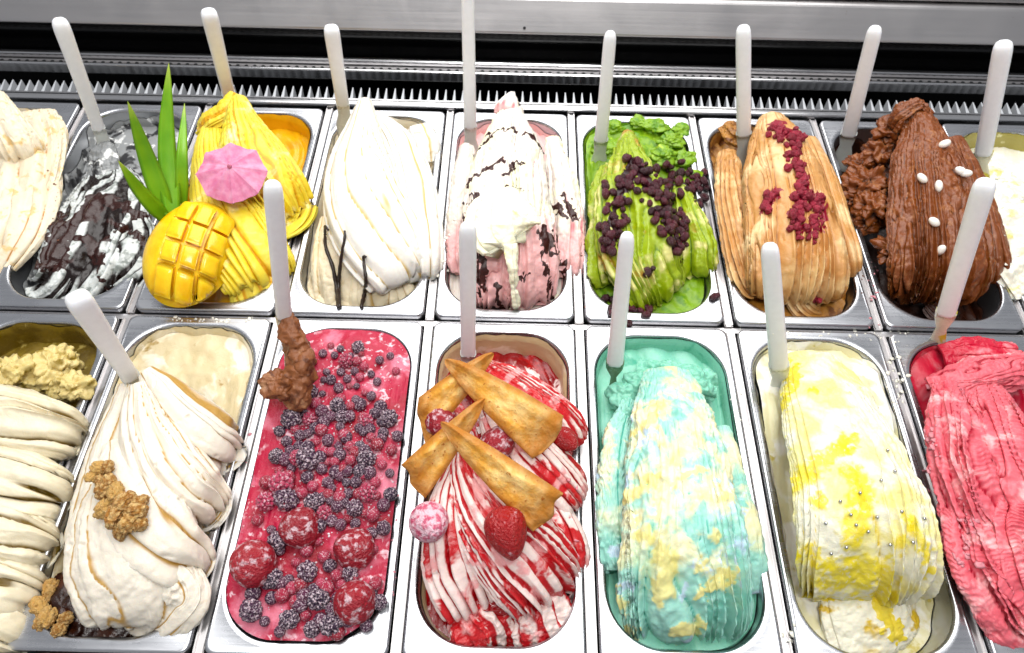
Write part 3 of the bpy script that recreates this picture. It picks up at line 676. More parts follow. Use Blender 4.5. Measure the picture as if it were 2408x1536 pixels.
# red and white
mt = gel('red_swirl', 'f1dcd6', [('b3131c', ('nattr', 'rid', .72, .52, 60, .55)), ('c52b30', ('attr', 'rnd', .62, .66), ('noise', 30, .42, .5)), ('e8a9a8', ('noise', 40, .55, .66))], rough=.26)
mtf = gel('beige_film', 'd3bb93', [('ecdfc8', ('noise', 24, .55, .66))], rough=.3)
mts = gel('red_sauce', '8f0b12', [('b61a1e', ('noise', 50, .5, .62)), ('f0dcd8', ('noise', 30, .58, .62))], rough=.12, sss=.1, spec=.6)
g = gelato('f3', 'red_striped_gelato', 'red and white striped gelato in long ribs beneath the pastries')
base_fill(g, 'f3', mts, lambda u, v: -3.2 - .8 * sstep(.3, .9, v) + 0 * u, ridges=9, rdepth=.7, rough=.5)
smear(g, 'f3', mtf, -0.25, -.7, -2.2, seed=18, jag=.4, thick=.25)
fold(g, mt, [(1135, 850, 4), (1190, 890, 5), (1260, 945, 5), (1320, 1000, 3.6), (1345, 1050, 1.2)], [1, 2.6, 3.4, 3.2, 2.6], [1, 2, 2.2, 1.8, 1], 11, .6, seed=111, start=.1, sway=.15)
fold(g, mt, [(1150, 930, 4.4), (1200, 1010, 5), (1270, 1090, 4.6), (1330, 1150, 2.6), (1345, 1175, .6)], [1.6, 3, 3.8, 3.4, 2.8], [1, 2, 2.2, 1.8, 1], 12, .6, seed=112, start=.1, sway=.15)
fold(g, mt, [(1090, 1040, 5), (1105, 1110, 6.4), (1145, 1190, 6.4), (1210, 1270, 5), (1270, 1340, 2.8), (1290, 1375, .6), (1280, 1385, -1)], [1, 2.2, 3.6, 4.8, 4.8, 4.2, 3.2], [1, 1.8, 2.4, 2.6, 2.2, 1.6, .8], 17, .9, seed=113, start=.1, sway=.15, twist=.2)
fold(g, mt, [(1080, 1080, 5), (1065, 1160, 5.6), (1065, 1240, 5), (1085, 1320, 3.4), (1120, 1390, 1.4), (1130, 1405, -.6)], [1.2, 2.2, 3, 3.8, 3.8, 3], [1, 1.8, 2.2, 2.2, 1.6, .8], 13, .9, seed=114, start=.1, sway=.15, twist=-.15)
fold(g, mt, [(1040, 930, 3), (1060, 990, 4), (1080, 1060, 4), (1090, 1100, 3)], [1.4, 2.4, 2.4, 2], [1, 1.8, 1.8, 1], 7, .5, seed=115)
fold(g, mt, [(1260, 1150, 2.4), (1310, 1220, 2.2), (1340, 1300, .6), (1335, 1330, -1)], [1.6, 2.2, 2.2, 1.8], [1, 1.5, 1.4, .8], 6, .6, seed=116)
fold(g, mt, [(1100, 1410, -.6), (1130, 1450, .2), (1160, 1500, -1), (1165, 1525, -3)], [2.4, 3.6, 4, 3.2], [.8, 1.4, 1.2, .8], 8, .6, seed=117, rough=.25)
fold(g, mt, [(1230, 1390, -.4), (1270, 1430, .2), (1290, 1490, -1), (1290, 1510, -3)], [2, 3, 3.2, 2.6], [.8, 1.4, 1.2, .8], 5, .6, seed=118, rough=.25)
fold(g, mts, [(1060, 1395, -.2), (1140, 1420, .6), (1240, 1415, .5), (1320, 1400, -1)], [.7, 1.1, 1.0, .8], [.5, .8, .7, .5], 3, .2, seed=119, rough=.25, name='red_sauce', ns=90, nt=50)

# mint
mbl = [((1690, 880, 3), (1690, 980, 4), .7), ((1530, 1140, 5), (1480, 1170, 5), .8), ((1560, 960, 5), (1500, 1010, 5), .5), ((1700, 1180, 5), .9), ((1680, 1270, 5), .8), ((1560, 1310, 4), (1560, 1400, 3), .9), ((1640, 1400, 3), (1720, 1350, 3), .5), ((1440, 1400, 1), (1480, 1500, 0), (1540, 1520, 0), .7), ((1590, 1480, 1), (1650, 1470, 1), .5), ((1590, 1130, 7), (1640, 1100, 6), .5), ((1650, 1330, 5), .6), ((1520, 1250, 6), .9), ((1440, 1300, 2), .4)]
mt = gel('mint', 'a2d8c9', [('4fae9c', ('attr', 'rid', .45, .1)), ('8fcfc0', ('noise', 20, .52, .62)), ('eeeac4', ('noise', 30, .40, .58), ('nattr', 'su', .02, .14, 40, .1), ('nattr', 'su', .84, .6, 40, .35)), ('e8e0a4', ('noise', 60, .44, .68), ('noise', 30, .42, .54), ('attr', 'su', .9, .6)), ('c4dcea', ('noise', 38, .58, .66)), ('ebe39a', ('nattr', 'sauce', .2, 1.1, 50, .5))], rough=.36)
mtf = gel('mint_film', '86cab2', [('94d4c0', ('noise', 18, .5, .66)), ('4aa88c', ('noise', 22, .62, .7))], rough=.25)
g = gelato('f4', 'mint_gelato', 'mint green gelato covered with cream and yellow flakes')
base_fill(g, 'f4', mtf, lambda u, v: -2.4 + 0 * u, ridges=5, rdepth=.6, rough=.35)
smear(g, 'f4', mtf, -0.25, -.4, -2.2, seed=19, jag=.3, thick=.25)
fold(g, mtf, [(1500, 870, .5), (1580, 880, 1.8), (1640, 890, 1.8), (1690, 910, .6)], [1.6, 2.4, 2.4, 1.8], [.8, 1.4, 1.4, .8], 3, .4, seed=120, rough=.3)
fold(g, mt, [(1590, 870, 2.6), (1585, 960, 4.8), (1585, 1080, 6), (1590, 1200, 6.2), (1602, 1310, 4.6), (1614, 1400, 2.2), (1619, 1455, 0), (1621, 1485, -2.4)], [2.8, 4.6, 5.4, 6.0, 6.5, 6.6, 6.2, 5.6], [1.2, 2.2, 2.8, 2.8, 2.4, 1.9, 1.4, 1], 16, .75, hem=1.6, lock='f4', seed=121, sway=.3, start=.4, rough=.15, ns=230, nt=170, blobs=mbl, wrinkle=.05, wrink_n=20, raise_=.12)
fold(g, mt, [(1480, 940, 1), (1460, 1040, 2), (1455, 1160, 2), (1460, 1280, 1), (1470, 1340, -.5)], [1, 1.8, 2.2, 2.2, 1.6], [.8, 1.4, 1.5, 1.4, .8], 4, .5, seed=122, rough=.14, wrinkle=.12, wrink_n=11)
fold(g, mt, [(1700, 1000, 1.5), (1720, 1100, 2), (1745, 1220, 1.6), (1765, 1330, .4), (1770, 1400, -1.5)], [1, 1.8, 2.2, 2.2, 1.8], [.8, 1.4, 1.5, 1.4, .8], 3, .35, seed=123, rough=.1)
for k, (x, y, z, r) in enumerate([(1465, 930, 0, 1.6), (1480, 990, .4, 1.6), (1500, 900, .6, 1.5)]): lump(g, mtf, x, y, z, r, seed=k + 125, rough=.35)

# lemon
lbl = [((1850, 1150, 3), (1905, 1110, 5), (1960, 1070, 6), (2000, 1030, 6), 1.1), ((2020, 1120, 7), (2040, 1160, 7), (2020, 1240, 7), 1.5), ((1930, 1180, 6), .9), ((1840, 960, 2), (1880, 860, 2), .6), ((1910, 930, 3), .7), ((2130, 1230, 5), (2180, 1330, 3), .8), ((2110, 1280, 5), .9), ((1890, 1290, 3), (1920, 1330, 2), .6), ((2080, 1360, 2), (2120, 1480, -1), .9), ((1930, 1370, 0), (2050, 1370, 0), 1.2), ((1860, 900, 2), (1850, 840, 1), .5)]
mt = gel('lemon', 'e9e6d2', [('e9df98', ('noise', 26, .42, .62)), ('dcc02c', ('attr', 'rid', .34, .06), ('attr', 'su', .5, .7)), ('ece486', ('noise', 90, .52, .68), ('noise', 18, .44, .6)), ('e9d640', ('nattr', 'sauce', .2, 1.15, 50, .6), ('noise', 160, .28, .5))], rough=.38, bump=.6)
mtb = gel('lemon_low', 'f1edd8', [('d8b62a', ('noise', 26, .52, .6)), ('e8d24a', ('attr', 'sauce', .3, .6))], rough=.34)
mtf = gel('lemon_film', 'e2dcb4', [('f4f2e8', ('noise', 24, .46, .58)), ('c9ba62', ('noise', 34, .62, .7))], rough=.32)
g = gelato('f5', 'lemon_gelato', 'white gelato with lemon yellow sauce patches and a fluted front edge')
base_fill(g, 'f5', mtf, lambda u, v: -3.6 + 3.4 * sstep(-.1, .5, v) - 1.2 * sstep(.7, 1, v), rough=.5, rscale=90, blobs=lbl)
smear(g, 'f5', mtf, -0.2, -.3, -4.5, seed=20, jag=.6, thick=.3)
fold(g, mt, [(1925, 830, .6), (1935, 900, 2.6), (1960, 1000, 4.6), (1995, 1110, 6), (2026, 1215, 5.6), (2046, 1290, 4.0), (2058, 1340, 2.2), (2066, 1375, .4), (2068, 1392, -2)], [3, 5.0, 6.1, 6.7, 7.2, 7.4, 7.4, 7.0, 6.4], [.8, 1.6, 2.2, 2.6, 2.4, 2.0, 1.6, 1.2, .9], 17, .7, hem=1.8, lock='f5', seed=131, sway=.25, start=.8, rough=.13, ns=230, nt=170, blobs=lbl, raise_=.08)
fold(g, mtb, [(2020, 1360, -2.4), (2045, 1420, -1.8), (2065, 1480, -2.4), (2078, 1530, -3.6), (2082, 1545, -5)], [3.5, 5.2, 5.4, 4.8, 4], [.8, 1.4, 1.4, 1.2, .8], 4, .35, seed=132, rough=.12, blobs=lbl)

# strawberry
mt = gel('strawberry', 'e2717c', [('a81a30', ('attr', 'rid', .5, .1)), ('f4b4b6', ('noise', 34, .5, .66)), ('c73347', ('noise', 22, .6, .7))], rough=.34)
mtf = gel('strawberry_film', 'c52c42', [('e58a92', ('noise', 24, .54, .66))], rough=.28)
g = gelato('f6', 'strawberry_gelato', 'pink strawberry gelato with fine wrinkled folds, right edge')
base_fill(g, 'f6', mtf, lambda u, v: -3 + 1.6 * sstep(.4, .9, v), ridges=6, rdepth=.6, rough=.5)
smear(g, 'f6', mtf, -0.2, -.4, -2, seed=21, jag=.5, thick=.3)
fold(g, mt, [(2190, 905, 1.5), (2260, 890, 3), (2340, 870, 3.4), (2440, 850, 2.4)], [1.4, 2.4, 2.6, 2.2], [.8, 1.6, 1.6, 1], 9, .35, seed=140, rough=.2, sway=.6)
fold(g, mtf, [(2220, 830, .8), (2300, 820, 1.6), (2400, 830, 1.4)], [1.5, 2, 1.8], [.8, 1, .8], 5, .3, seed=146, rough=.15)
fold(g, mt, [(2240, 900, 3), (2265, 980, 4.4), (2290, 1080, 4.6), (2320, 1180, 3.8), (2345, 1260, 1.6), (2350, 1280, -.5)], [1.6, 3, 3.6, 3.8, 3.4, 2.8], [1, 1.8, 2.2, 2, 1.6, .8], 6, .9, seed=141, curl=.5, rough=.14, wrinkle=.07, wrink_n=34, sway=.6)
fold(g, mt, [(2330, 900, 3), (2370, 980, 4.6), (2410, 1080, 5), (2450, 1180, 4.4), (2490, 1280, 2)], [1.8, 3.2, 3.8, 3.8, 3.4], [1, 2, 2.2, 2, 1.4], 7, 1.1, seed=142, curl=.5, rough=.14, wrinkle=.09, wrink_n=34, sway=.6)
fold(g, mt, [(2270, 1150, 2), (2300, 1230, 3.2), (2340, 1330, 3), (2390, 1430, 1), (2400, 1460, -1)], [1.8, 3, 3.6, 3.6, 2.8], [1, 1.8, 2, 1.6, .8], 6, 1.0, seed=143, curl=.5, rough=.14, wrinkle=.07, wrink_n=34, sway=.6)
fold(g, mt, [(2390, 1150, 4), (2410, 1250, 4), (2440, 1350, 3), (2470, 1450, .6)], [1.8, 3, 3.6, 3.4], [1, 1.8, 2, 1.4], 6, 1.1, seed=144, curl=.5, rough=.2, wrinkle=.12, wrink_n=34, sway=.5)

# ------------------------------------------------------------------ placing things on the gelato
bpy.context.view_layer.update()
DG = bpy.context.evaluated_depsgraph_get()
def on(px, py):
    """the spot on the gelato that lies at this picture position, with the surface normal there"""
    ok, loc, nrm, _, ob, _ = SC.ray_cast(DG, CAM, ray_of(px, py))
    if nrm.dot(ray_of(px, py)) > 0: nrm = -nrm
    return loc, nrm
def qalign(nrm, spin=0.0):
    return (nrm.to_track_quat('Z', 'Y') @ Matrix.Rotation(spin, 3, 'Z').to_quaternion()).to_euler()
def sphere_dirs(nu, nv):
    th = np.linspace(0, np.pi, nv)[:, None]; ph = np.linspace(0, 2 * np.pi, nu, endpoint=False)[None, :]
    return np.stack([np.sin(th) * np.cos(ph), np.sin(th) * np.sin(ph), np.cos(th) + 0 * ph], -1)
def rev(name, fn, nu=24, nv=16):
    D = sphere_dirs(nu, nv); X = fn(D)
    return mk_mesh(name, X.reshape(-1, 3), grid_quads(nv, nu, True)[:, ::-1])
def drupes(name, n, rx, rz, rd, seed=0, holl=False):
    """aggregate berry: small globes set on an ellipsoid, joined into one berry"""
    D = sphere_dirs(10, 7); Q = grid_quads(7, 10, True)[:, ::-1]; V = []; F = []; rr = np.random.default_rng(seed)
    core = sphere_dirs(10, 7) * np.array([rx, rx, rz]) * .9
    V.append(core.reshape(-1, 3)); F.append(Q); k = len(core.reshape(-1, 3))
    for i in range(n):
        z = 1 - 2 * (i + .5) / n; a = i * 2.39996; r = math.sqrt(1 - z * z)
        c = np.array([r * math.cos(a) * rx, r * math.sin(a) * rx, z * rz]) * rr.uniform(.95, 1.05)
        V.append((c + D * rd * rr.uniform(.85, 1.15)).reshape(-1, 3)); F.append(Q + k); k += len(V[-1])
    return mk_mesh(name, np.concatenate(V), np.concatenate(F))
def fruit_mat(name, col, col2, frost=.5, fscale=220, rough=.35, frost_col='ead6de', sss=.15):
    N = NT(name); ri = N.n('ShaderNodeObjectInfo').outputs['Random']
    c = N.mix(ri, lin(col), lin(col2))
    nv = N.n('ShaderNodeVectorMath', {0: N.co(), 1: N.n('ShaderNodeCombineXYZ', {0: N.math('MULTIPLY', ri, 7.0), 1: ri}).outputs[0]}, operation='ADD').outputs[0]
    f = N.ramp(N.noise(fscale, 4, vec=nv), .62 - .3 * frost, .80 - .3 * frost)
    N.set(Base_Color=N.mix(N.math('MULTIPLY', f, min(1, .55 + .4 * frost)), c, lin(frost_col)), Roughness=N.n('ShaderNodeMapRange', {'Value': f, 'To Min': rough, 'To Max': .75}).outputs[0])
    N.set(Subsurface_Weight=sss, Subsurface_Radius=(1, .3, .3), Subsurface_Scale=.002)
    N.bump(N.noise(fscale * 2.5, 3, vec=nv), .4, .025)
    return N.m
M['straw'] = fruit_mat('frosted_strawberry', 'a01828', '8f1424', .40, 3.0)
M['straw_red'] = fruit_mat('red_strawberry', 'a30d12', '9a0f14', .06, 3.0, .25)
M['straw_pink'] = fruit_mat('pale_frosted_strawberry', 'c8486a', 'cc5a78', .75, 3.4, frost_col='eccbd6')
M['black'] = fruit_mat('frosted_blackberry', '2a1230', '401438', .55, 5.2)
M['blue'] = fruit_mat('dark_berry', '2a1230', '56183c', .44, 4.8)
M['red'] = fruit_mat('red_currant', '98122c', 'b0264c', .40, 4.8)
M['rasp'] = fruit_mat('frosted_raspberry', 'a8284c', 'b83a5c', .45, 4.8)
def strawberry_mesh(name, seed, blunt=.22):
    rr = np.random.default_rng(seed); n = 90
    k = np.arange(n); z = 1 - 2 * (k + .5) / n; a = k * 2.39996; r = np.sqrt(1 - z * z)
    sd = np.stack([r * np.cos(a), r * np.sin(a), z], -1)
    def fn(D):
        d = np.min(np.linalg.norm(D[:, :, None, :] - sd[None, None], axis=-1), axis=-1)
        rad = (1 - .055 * np.exp(-(d / .075) ** 2)) * (1 + .07 * vnoise(D, 1.6, seed))
        prof = 1 - blunt * D[..., 2] - .10 * D[..., 2] ** 2
        return D * rad[..., None] * np.stack([prof, prof, 1.08 + 0 * prof], -1)
    return rev(name, fn, 56, 36)
SM = [strawberry_mesh('strawberry', k, b_) for k, b_ in ((1, .26), (2, .18), (3, .30))]
def put(name, me, mat, px, py, r_cm, label, cat, group=None, sink=.45, tilt=None, scale=None, spin=None, up=None, z=None):
    loc, n = on(px, py)
    if z is not None: loc, n = at(px, py, z), Vector((0, 0, 1))
    me2 = me
    o = bpy.data.objects.new(name, me2); COL.objects.link(o)
    if not me2.materials: me2.materials.append(None)
    o.material_slots[0].link = 'OBJECT'; o.material_slots[0].material = mat
    r = r_cm * .01
    o.location = loc + n * r * (1 - sink) * (scale[2] if scale else 1)
    o.rotation_euler = tilt if tilt else qalign(n if up is None else (n + up).normalized(), random.uniform(0, 6.28) if spin is None else spin)
    o.scale = tuple(r * s_ for s_ in (scale or (1, 1, 1)))
    return tag(o, label, cat, group)

def zone(x, y, x0=100, x1=860, y0=180, y1=1480):
    yy = (y - y0) / (y1 - y0); lx = 330 - 220 * yy; rx = 870 - 120 * yy; xx = (x - lx) / (rx - lx)
    return ('at the far end', 'in the far half', 'around the middle', 'in the near half', 'at the near end')[min(4, max(0, int(yy * 5)))] + (', left side', ', centre', ', right side')[min(2, max(0, int(xx * 3)))]
# ---- berries on the crimson sorbet (picture read on a 979 px wide enlargement)
bq = lambda x, y: (500 + x * .5405, 705.5 + y * .5405)
for (x, y, r, mi, lab) in ((390, 985, 1.95, 0, 'frosted whole strawberry in mid sorbet, uppermost of the four large ones'), (195, 1160, 2.15, 1, 'big frosted strawberry nearest the left wall of the sorbet pan'),
                           (585, 1075, 1.95, 2, 'frosted strawberry right of centre in the sorbet pan, with pale frost patches'), (630, 1320, 1.85, 0, 'frosted strawberry lowest and furthest right of the four in the sorbet')):
    put('strawberry', SM[mi], M['straw'], *bq(x, y), r, lab, 'strawberry', 'large strawberries on the sorbet', sink=.35, scale=(1, 1, .9), tilt=(random.uniform(.3, .9), random.uniform(-.5, .5), random.uniform(0, 6)))
DR = [drupes('blackberry', 34, .72, .9, .30, 1), drupes('blackberry', 28, .74, .8, .33, 2)]
RB = [drupes('raspberry', 44, .74, .86, .24, 3)]
BB = rev('blueberry', lambda D: D * (np.array([1, 1, .9]) * (1 - .22 * np.exp(-((1 - D[..., 2:3]) / .05)) + .06 * np.exp(-((D[..., 2:3] - .86) / .07) ** 2) + .03 * vnoise(D, 2.2, 3)[..., None])), 18, 14)
RC = rev('red_currant', lambda D: D * (1 + .03 * vnoise(D, 2.0, 5)[..., None] + .10 * np.exp(-((1 - D[..., 2:3]) / .01))), 16, 11)
for i, (x, y, r) in enumerate([(335, 535, 36), (430, 395, 28), (275, 685, 26), (770, 530, 30), (535, 465, 25), (425, 705, 38), (350, 880, 36), (435, 895, 30), (285, 1055, 32), (425, 1195, 30), (480, 1310, 32), (525, 1415, 32), (175, 1360, 34), (675, 700, 30), (270, 1215, 30), (565, 515, 24), (630, 905, 28), (720, 1320, 22), (440, 1435, 24), (345, 1395, 28), (630, 220, 24), (605, 1195, 24)]):
    put('blackberry', DR[i % 2], M['black'], *bq(x, y), r * .031, 'dark frosted blackberry on the crimson sorbet, ' + zone(x, y), 'blackberry', 'blackberries on the sorbet', sink=.3)
for i, (x, y, r) in enumerate([(290, 810, 40), (665, 535, 26), (240, 890, 32), (680, 860, 30), (490, 940, 26), (430, 530, 24), (575, 280, 28), (375, 700, 28)]):
    put('raspberry', RB[0], M['rasp'], *bq(x, y), r * .031, 'pink frosted raspberry on the crimson sorbet, ' + zone(x, y), 'raspberry', 'raspberries on the sorbet', sink=.3)
small = [(515, 205), (530, 245), (440, 280), (625, 275), (620, 310), (730, 265), (775, 250), (695, 330), (800, 318), (715, 365), (485, 355), (520, 355), (590, 345), (595, 385), (630, 380), (695, 425), (440, 330), (400, 445), (460, 460), (565, 440), (600, 465), (480, 415), (600, 515), (700, 500), (690, 570), (745, 585), (800, 600), (380, 600), (330, 620), (345, 660), (385, 645), (440, 625), (490, 575), (530, 625), (605, 640), (625, 675), (690, 605), (720, 640), (480, 655), (525, 670), (500, 710), (535, 715), (600, 710), (345, 735), (420, 775), (475, 750), (525, 755), (560, 770), (490, 800), (440, 825), (520, 830), (550, 855), (625, 795), (710, 800), (720, 855), (510, 880), (545, 905), (310, 895), (705, 945), (665, 1040), (475, 995), (515, 975), (465, 1050), (410, 1100), (490, 1125), (660, 1125), (295, 1100), (510, 1170), (545, 1200), (570, 1240), (705, 1235), (335, 1215), (355, 1265), (390, 1245), (405, 1295), (360, 1325), (390, 1330), (545, 1305), (520, 1345), (480, 1395), (690, 1020), (640, 560), (660, 580), (585, 600), (560, 680), (460, 690), (575, 740), (500, 540), (400, 490), (640, 470), (735, 540), (650, 640), (455, 560), (590, 800), (480, 860), (660, 930), (590, 950), (450, 960), (555, 560), (415, 650), (395, 745), (640, 750), (600, 845), (505, 845), (700, 690), (545, 1450), (500, 1270), (690, 1275), (300, 1230), (240, 1250), (560, 220), (650, 240), (480, 240), (600, 250), (560, 320), (660, 300), (640, 345), (500, 320), (545, 390), (660, 410), (560, 480), (620, 440), (720, 470), (740, 500), (470, 500), (520, 520), (650, 520), (360, 570), (420, 590), (570, 590), (500, 610), (560, 640), (660, 660), (740, 610), (320, 700), (460, 730), (650, 770), (690, 760), (740, 720), (590, 760), (390, 850), (570, 880), (640, 860), (440, 1000), (560, 990), (620, 980), (250, 1010), (700, 1090), (470, 1230), (620, 1210), (310, 1290), (440, 1270), (260, 1310), (590, 1390), (410, 1380), (300, 580), (290, 750), (780, 660), (770, 760), (765, 850), (200, 960), (745, 900), (180, 1290), (230, 1400), (300, 1440), (620, 1440), (670, 1420), (330, 780), (250, 800), (740, 1000), (370, 1150)]
for i, (x, y) in enumerate(small):
    h = random.random(); r = random.choice((15, 17, 19, 21, 23)) * .030 * (.85 if y < 420 else 1.05)
    if h < .55: put('blueberry', BB, M['blue'], *bq(x, y), r, 'small dark purple frosted berry on the crimson sorbet, ' + zone(x, y), 'berry', 'small dark berries on the sorbet', sink=.25, up=Vector((random.uniform(-1, 1), random.uniform(-1, 1), 0)))
    else: put('red_currant', RC, M['red'], *bq(x, y), r * .95, 'small red frosted currant on the crimson sorbet, ' + zone(x, y), 'currant', 'red currants on the sorbet', sink=.25, up=Vector((random.uniform(-1, 1), random.uniform(-1, 1), 0)))
# frost crumbs on the sorbet
ico = sphere_dirs(6, 4); iq = grid_quads(4, 6, True)[:, ::-1]; V = []; F = []; k = 0
for i in range(900):
    x, y = random.choice(small); x += random.gauss(0, 45); y += random.gauss(0, 55)
    lx = 95 + (1350 - y) * .16 if y > 300 else 300
    if not (lx + 40 < x < 850 - max(0, y - 300) * .10 and 170 < y < 1470): continue
    loc, n = on(*bq(x, y))
    rr = random.choice((.04, .05, .06, .09, .13)) * .01
    V.append((np.array(loc) + ico * rr * RNG.uniform(.6, 1.3, (4, 6, 1)) * np.array([1, 1, .7])).reshape(-1, 3)); F.append(iq + k); k += 24
mfrost = simple('ice_frost', 'f6e9ee', .6, 0, .3, 600, .05, sss=.3)
link('frost_crumbs', mk_mesh('frost_crumbs', np.concatenate(V), np.concatenate(F)), mfrost)
tag(bpy.data.objects['frost_crumbs'], 'white frost crumbs strewn over the crimson berry sorbet', 'frost', kind='stuff')

# ---- pastries and strawberries on the red striped gelato
NP = NT('baked_pastry')
nz = NP.noise(60, 4); nz2 = NP.noise(240, 3)
cc = NP.mix(NP.ramp(nz, .35, .7), lin('e0a03a'), lin('f4d086'))
cc = NP.mix(NP.ramp(nz2, .60, .72), cc, lin('b8701f'))
cc = NP.mix(NP.math('MULTIPLY', NP.ramp(NP.attr('edge'), .25, .02), .7), cc, lin('9c5412'))
NP.set(Base_Color=cc, Roughness=.55, Specular_IOR_Level=.3, Subsurface_Weight=.15, Subsurface_Scale=.002)
NP.bump(NP.math('ADD', nz2, NP.math('MULTIPLY', nz, 1.5)), .6, .0016)
M['pastry'] = NP.m
def pastry(label, tip, a, b_, thick=1.5, bend=.8, seed=0):
    """a crisp folded into a horn: a bulging three-cornered pillow with one rolled edge"""
    p0, p1, p2 = (np.array(at(*q)) for q in (tip, a, b_))
    nn = np.cross(p1 - p0, p2 - p0); nn /= np.linalg.norm(nn)
    if nn[2] < 0: nn = -nn
    n = 44; s = np.linspace(0, 1, n)[:, None]; t = np.linspace(0, 1, n)[None, :]
    sl = s ** .86
    P = p0 + (s + 0 * t)[..., None] * ((p1 + p2) / 2 - p0) + ((t - .5) * np.maximum(s, 1e-6) ** .55)[..., None] * (p2 - p1)
    P = P + (0.03 * np.sin(np.pi * t) * s ** 3 + .03 * s ** 2 * vnoise(np.stack([t * 4 + seed + 0 * s, s * 3 + 0 * t, 0 * t + 0 * s], -1), 1.0, seed))[..., None] * ((p1 + p2) / 2 - p0)
    edge = np.minimum(np.minimum(t, 1 - t) * np.minimum(1, s * 1.4), (1 - s) * .9)
    th = thick * .01 * (np.clip(edge / .26, 0, 1) ** .55) * (.45 + .55 * s)
    # rolled upper edge (t near 0) stands higher
    roll = .008 * np.exp(-((t - .22) / .24) ** 2) * np.sin(np.pi * np.clip(s * .93 + .03, 0, 1)) ** .7
    wob = .0030 * fbm(P, 70, seed, 4)
    arch = bend * .01 * np.sin(np.pi * s)
    top = P + nn * (th * .62 + roll + wob + arch)[..., None]
    bot = P + nn * (-th * .38 + wob * .5 + arch + roll * .4)[..., None]
    V = np.concatenate([top.reshape(-1, 3), bot.reshape(-1, 3)])
    q = grid_quads(n, n); Q = np.concatenate([q, q[:, ::-1] + n * n])
    m_ = min(range(1), default=0)
    side = []
    for i in range(n - 1):
        side += [(i * n, (i + 1) * n, (i + 1) * n + n * n, i * n + n * n), (i * n + n - 1, i * n + n - 1 + n * n, (i + 1) * n + n - 1 + n * n, (i + 1) * n + n - 1), ((n - 1) * n + i, (n - 1) * n + i + 1, (n - 1) * n + i + 1 + n * n, (n - 1) * n + i + n * n)]
    Q = np.concatenate([Q, np.array(side)])
    c = V.mean(0)
    o = link('pastry', mk_mesh('pastry', V - c, Q, {'edge': np.concatenate([edge.ravel(), edge.ravel()])}), M['pastry'], None, Vector(c))
    return tag(o, label, 'pastry', 'folded pastry horns on the red striped gelato')
pastry('golden pastry horn behind, its tip crossing the upper right one', (1162, 832, 8.5), (985, 935, 7.2), (1002, 1045, 5.4), .9, .5, 1)
pastry('golden pastry horn at upper right, pointing down to the right pan wall', (1045, 845, 9.6), (1325, 978, 8.0), (1250, 1078, 6.4), 1.05, .8, 2)
pastry('golden pastry horn at lower left, overhanging the pan rim', (1140, 938, 9.4), (948, 1088, 7.6), (1002, 1170, 5.8), .95, .5, 3)
pastry('golden pastry horn at lower right, frontmost above the red strawberry', (1036, 992, 10.4), (1325, 1160, 8.4), (1250, 1248, 6.8), 1.1, .8, 4)
bpy.context.view_layer.update(); DG = bpy.context.evaluated_depsgraph_get()
for (x, y, r, mi, mk, lab, tl) in ((1037, 1000, 1.75, 1, 'straw', 'frosted strawberry tucked between the two left pastry horns', (.9, -.3, .3)), (1176, 1037, 1.75, 0, 'straw', 'frosted strawberry between the crossed pastry horns', (1.0, .5, 2)),
                                   (1020, 1222, 1.95, 1, 'straw_pink', 'pale pink frosted strawberry at the left wall below the pastries', (.7, -.4, 1)), (1186, 1243, 2.0, 2, 'straw_red', 'bright red unfrosted strawberry below the frontmost pastry horn', (1.9, .1, .3)), (1330, 1040, 1.3, 0, 'straw_red', 'red strawberry half hidden at the right wall beside the upper pastry', (.8, .9, 0))):
    put('strawberry', SM[mi], M[mk], x, y + 6, r, lab, 'strawberry', None, sink=.25, tilt=tl, scale=(.90, .86, 1.08), z={1037: 4.6, 1330: 3.0}.get(x))

# ---- walnuts
NW = NT('candied_walnut'); wn = NW.noise(2.4, 4); pt = NW.n('ShaderNodeNewGeometry').outputs['Pointiness']
wc = NW.mix(NW.ramp(wn, .38, .66), lin('a8722e'), lin('e4c080')); wc = NW.mix(NW.ramp(NW.n('ShaderNodeObjectInfo').outputs['Random'], .6, 1.), wc, lin('d8ac62'))
NW.set(Base_Color=wc, Roughness=.28, Subsurface_Weight=.08, Subsurface_Scale=.002); NW.bump(NW.noise(7, 3), .5, .06); M['walnut'] = NW.m
WM = []
for k in range(4):
    def fw_(D, k=k):
        n1 = np.abs(vnoise(D + k * 3, 2.3, k)); n2 = np.abs(vnoise(D + k, 4.4, k + 9))
        return D * np.array([1, .8, .62]) * (.72 + .75 * np.minimum(n1, .42) + .3 * np.minimum(n2, .4))[..., None]
    WM.append(rev('walnut_piece', fw_, 44, 28))
for i, (x, y, r) in enumerate([(246, 1112, 1.0), (264, 1108, .9), (232, 1130, .9), (268, 1140, 1.0), (284, 1168, 1.15), (254, 1160, 1.1), (302, 1192, 1.15), (322, 1212, 1.2), (333, 1190, .9), (310, 1232, 1.1), (288, 1215, 1.2), (272, 1192, 1.2), (330, 1232, .9), (246, 1140, .8), (300, 1245, .9)]):
    put('walnut_piece', WM[i % 4], M['walnut'], x, y, r * .85, 'caramel brown walnut piece in the cluster on top of the cream gelato', 'walnut', 'walnut cluster on the cream gelato', sink=.1, up=Vector((random.uniform(-.8, .8), random.uniform(-.8, .8), 0)))
for i, (x, y, r) in enumerate([(97, 1392, 1.2), (108, 1425, 1.1), (124, 1455, 1.1), (150, 1478, .9), (112, 1462, .9), (96, 1410, .9), (160, 1452, .8)]):
    put('walnut_piece', WM[(i + 1) % 4], M['walnut'], x, y, r * .85, 'walnut piece lying in dark syrup at the lower left of the pan', 'walnut', 'walnuts in the syrup', sink=.1)

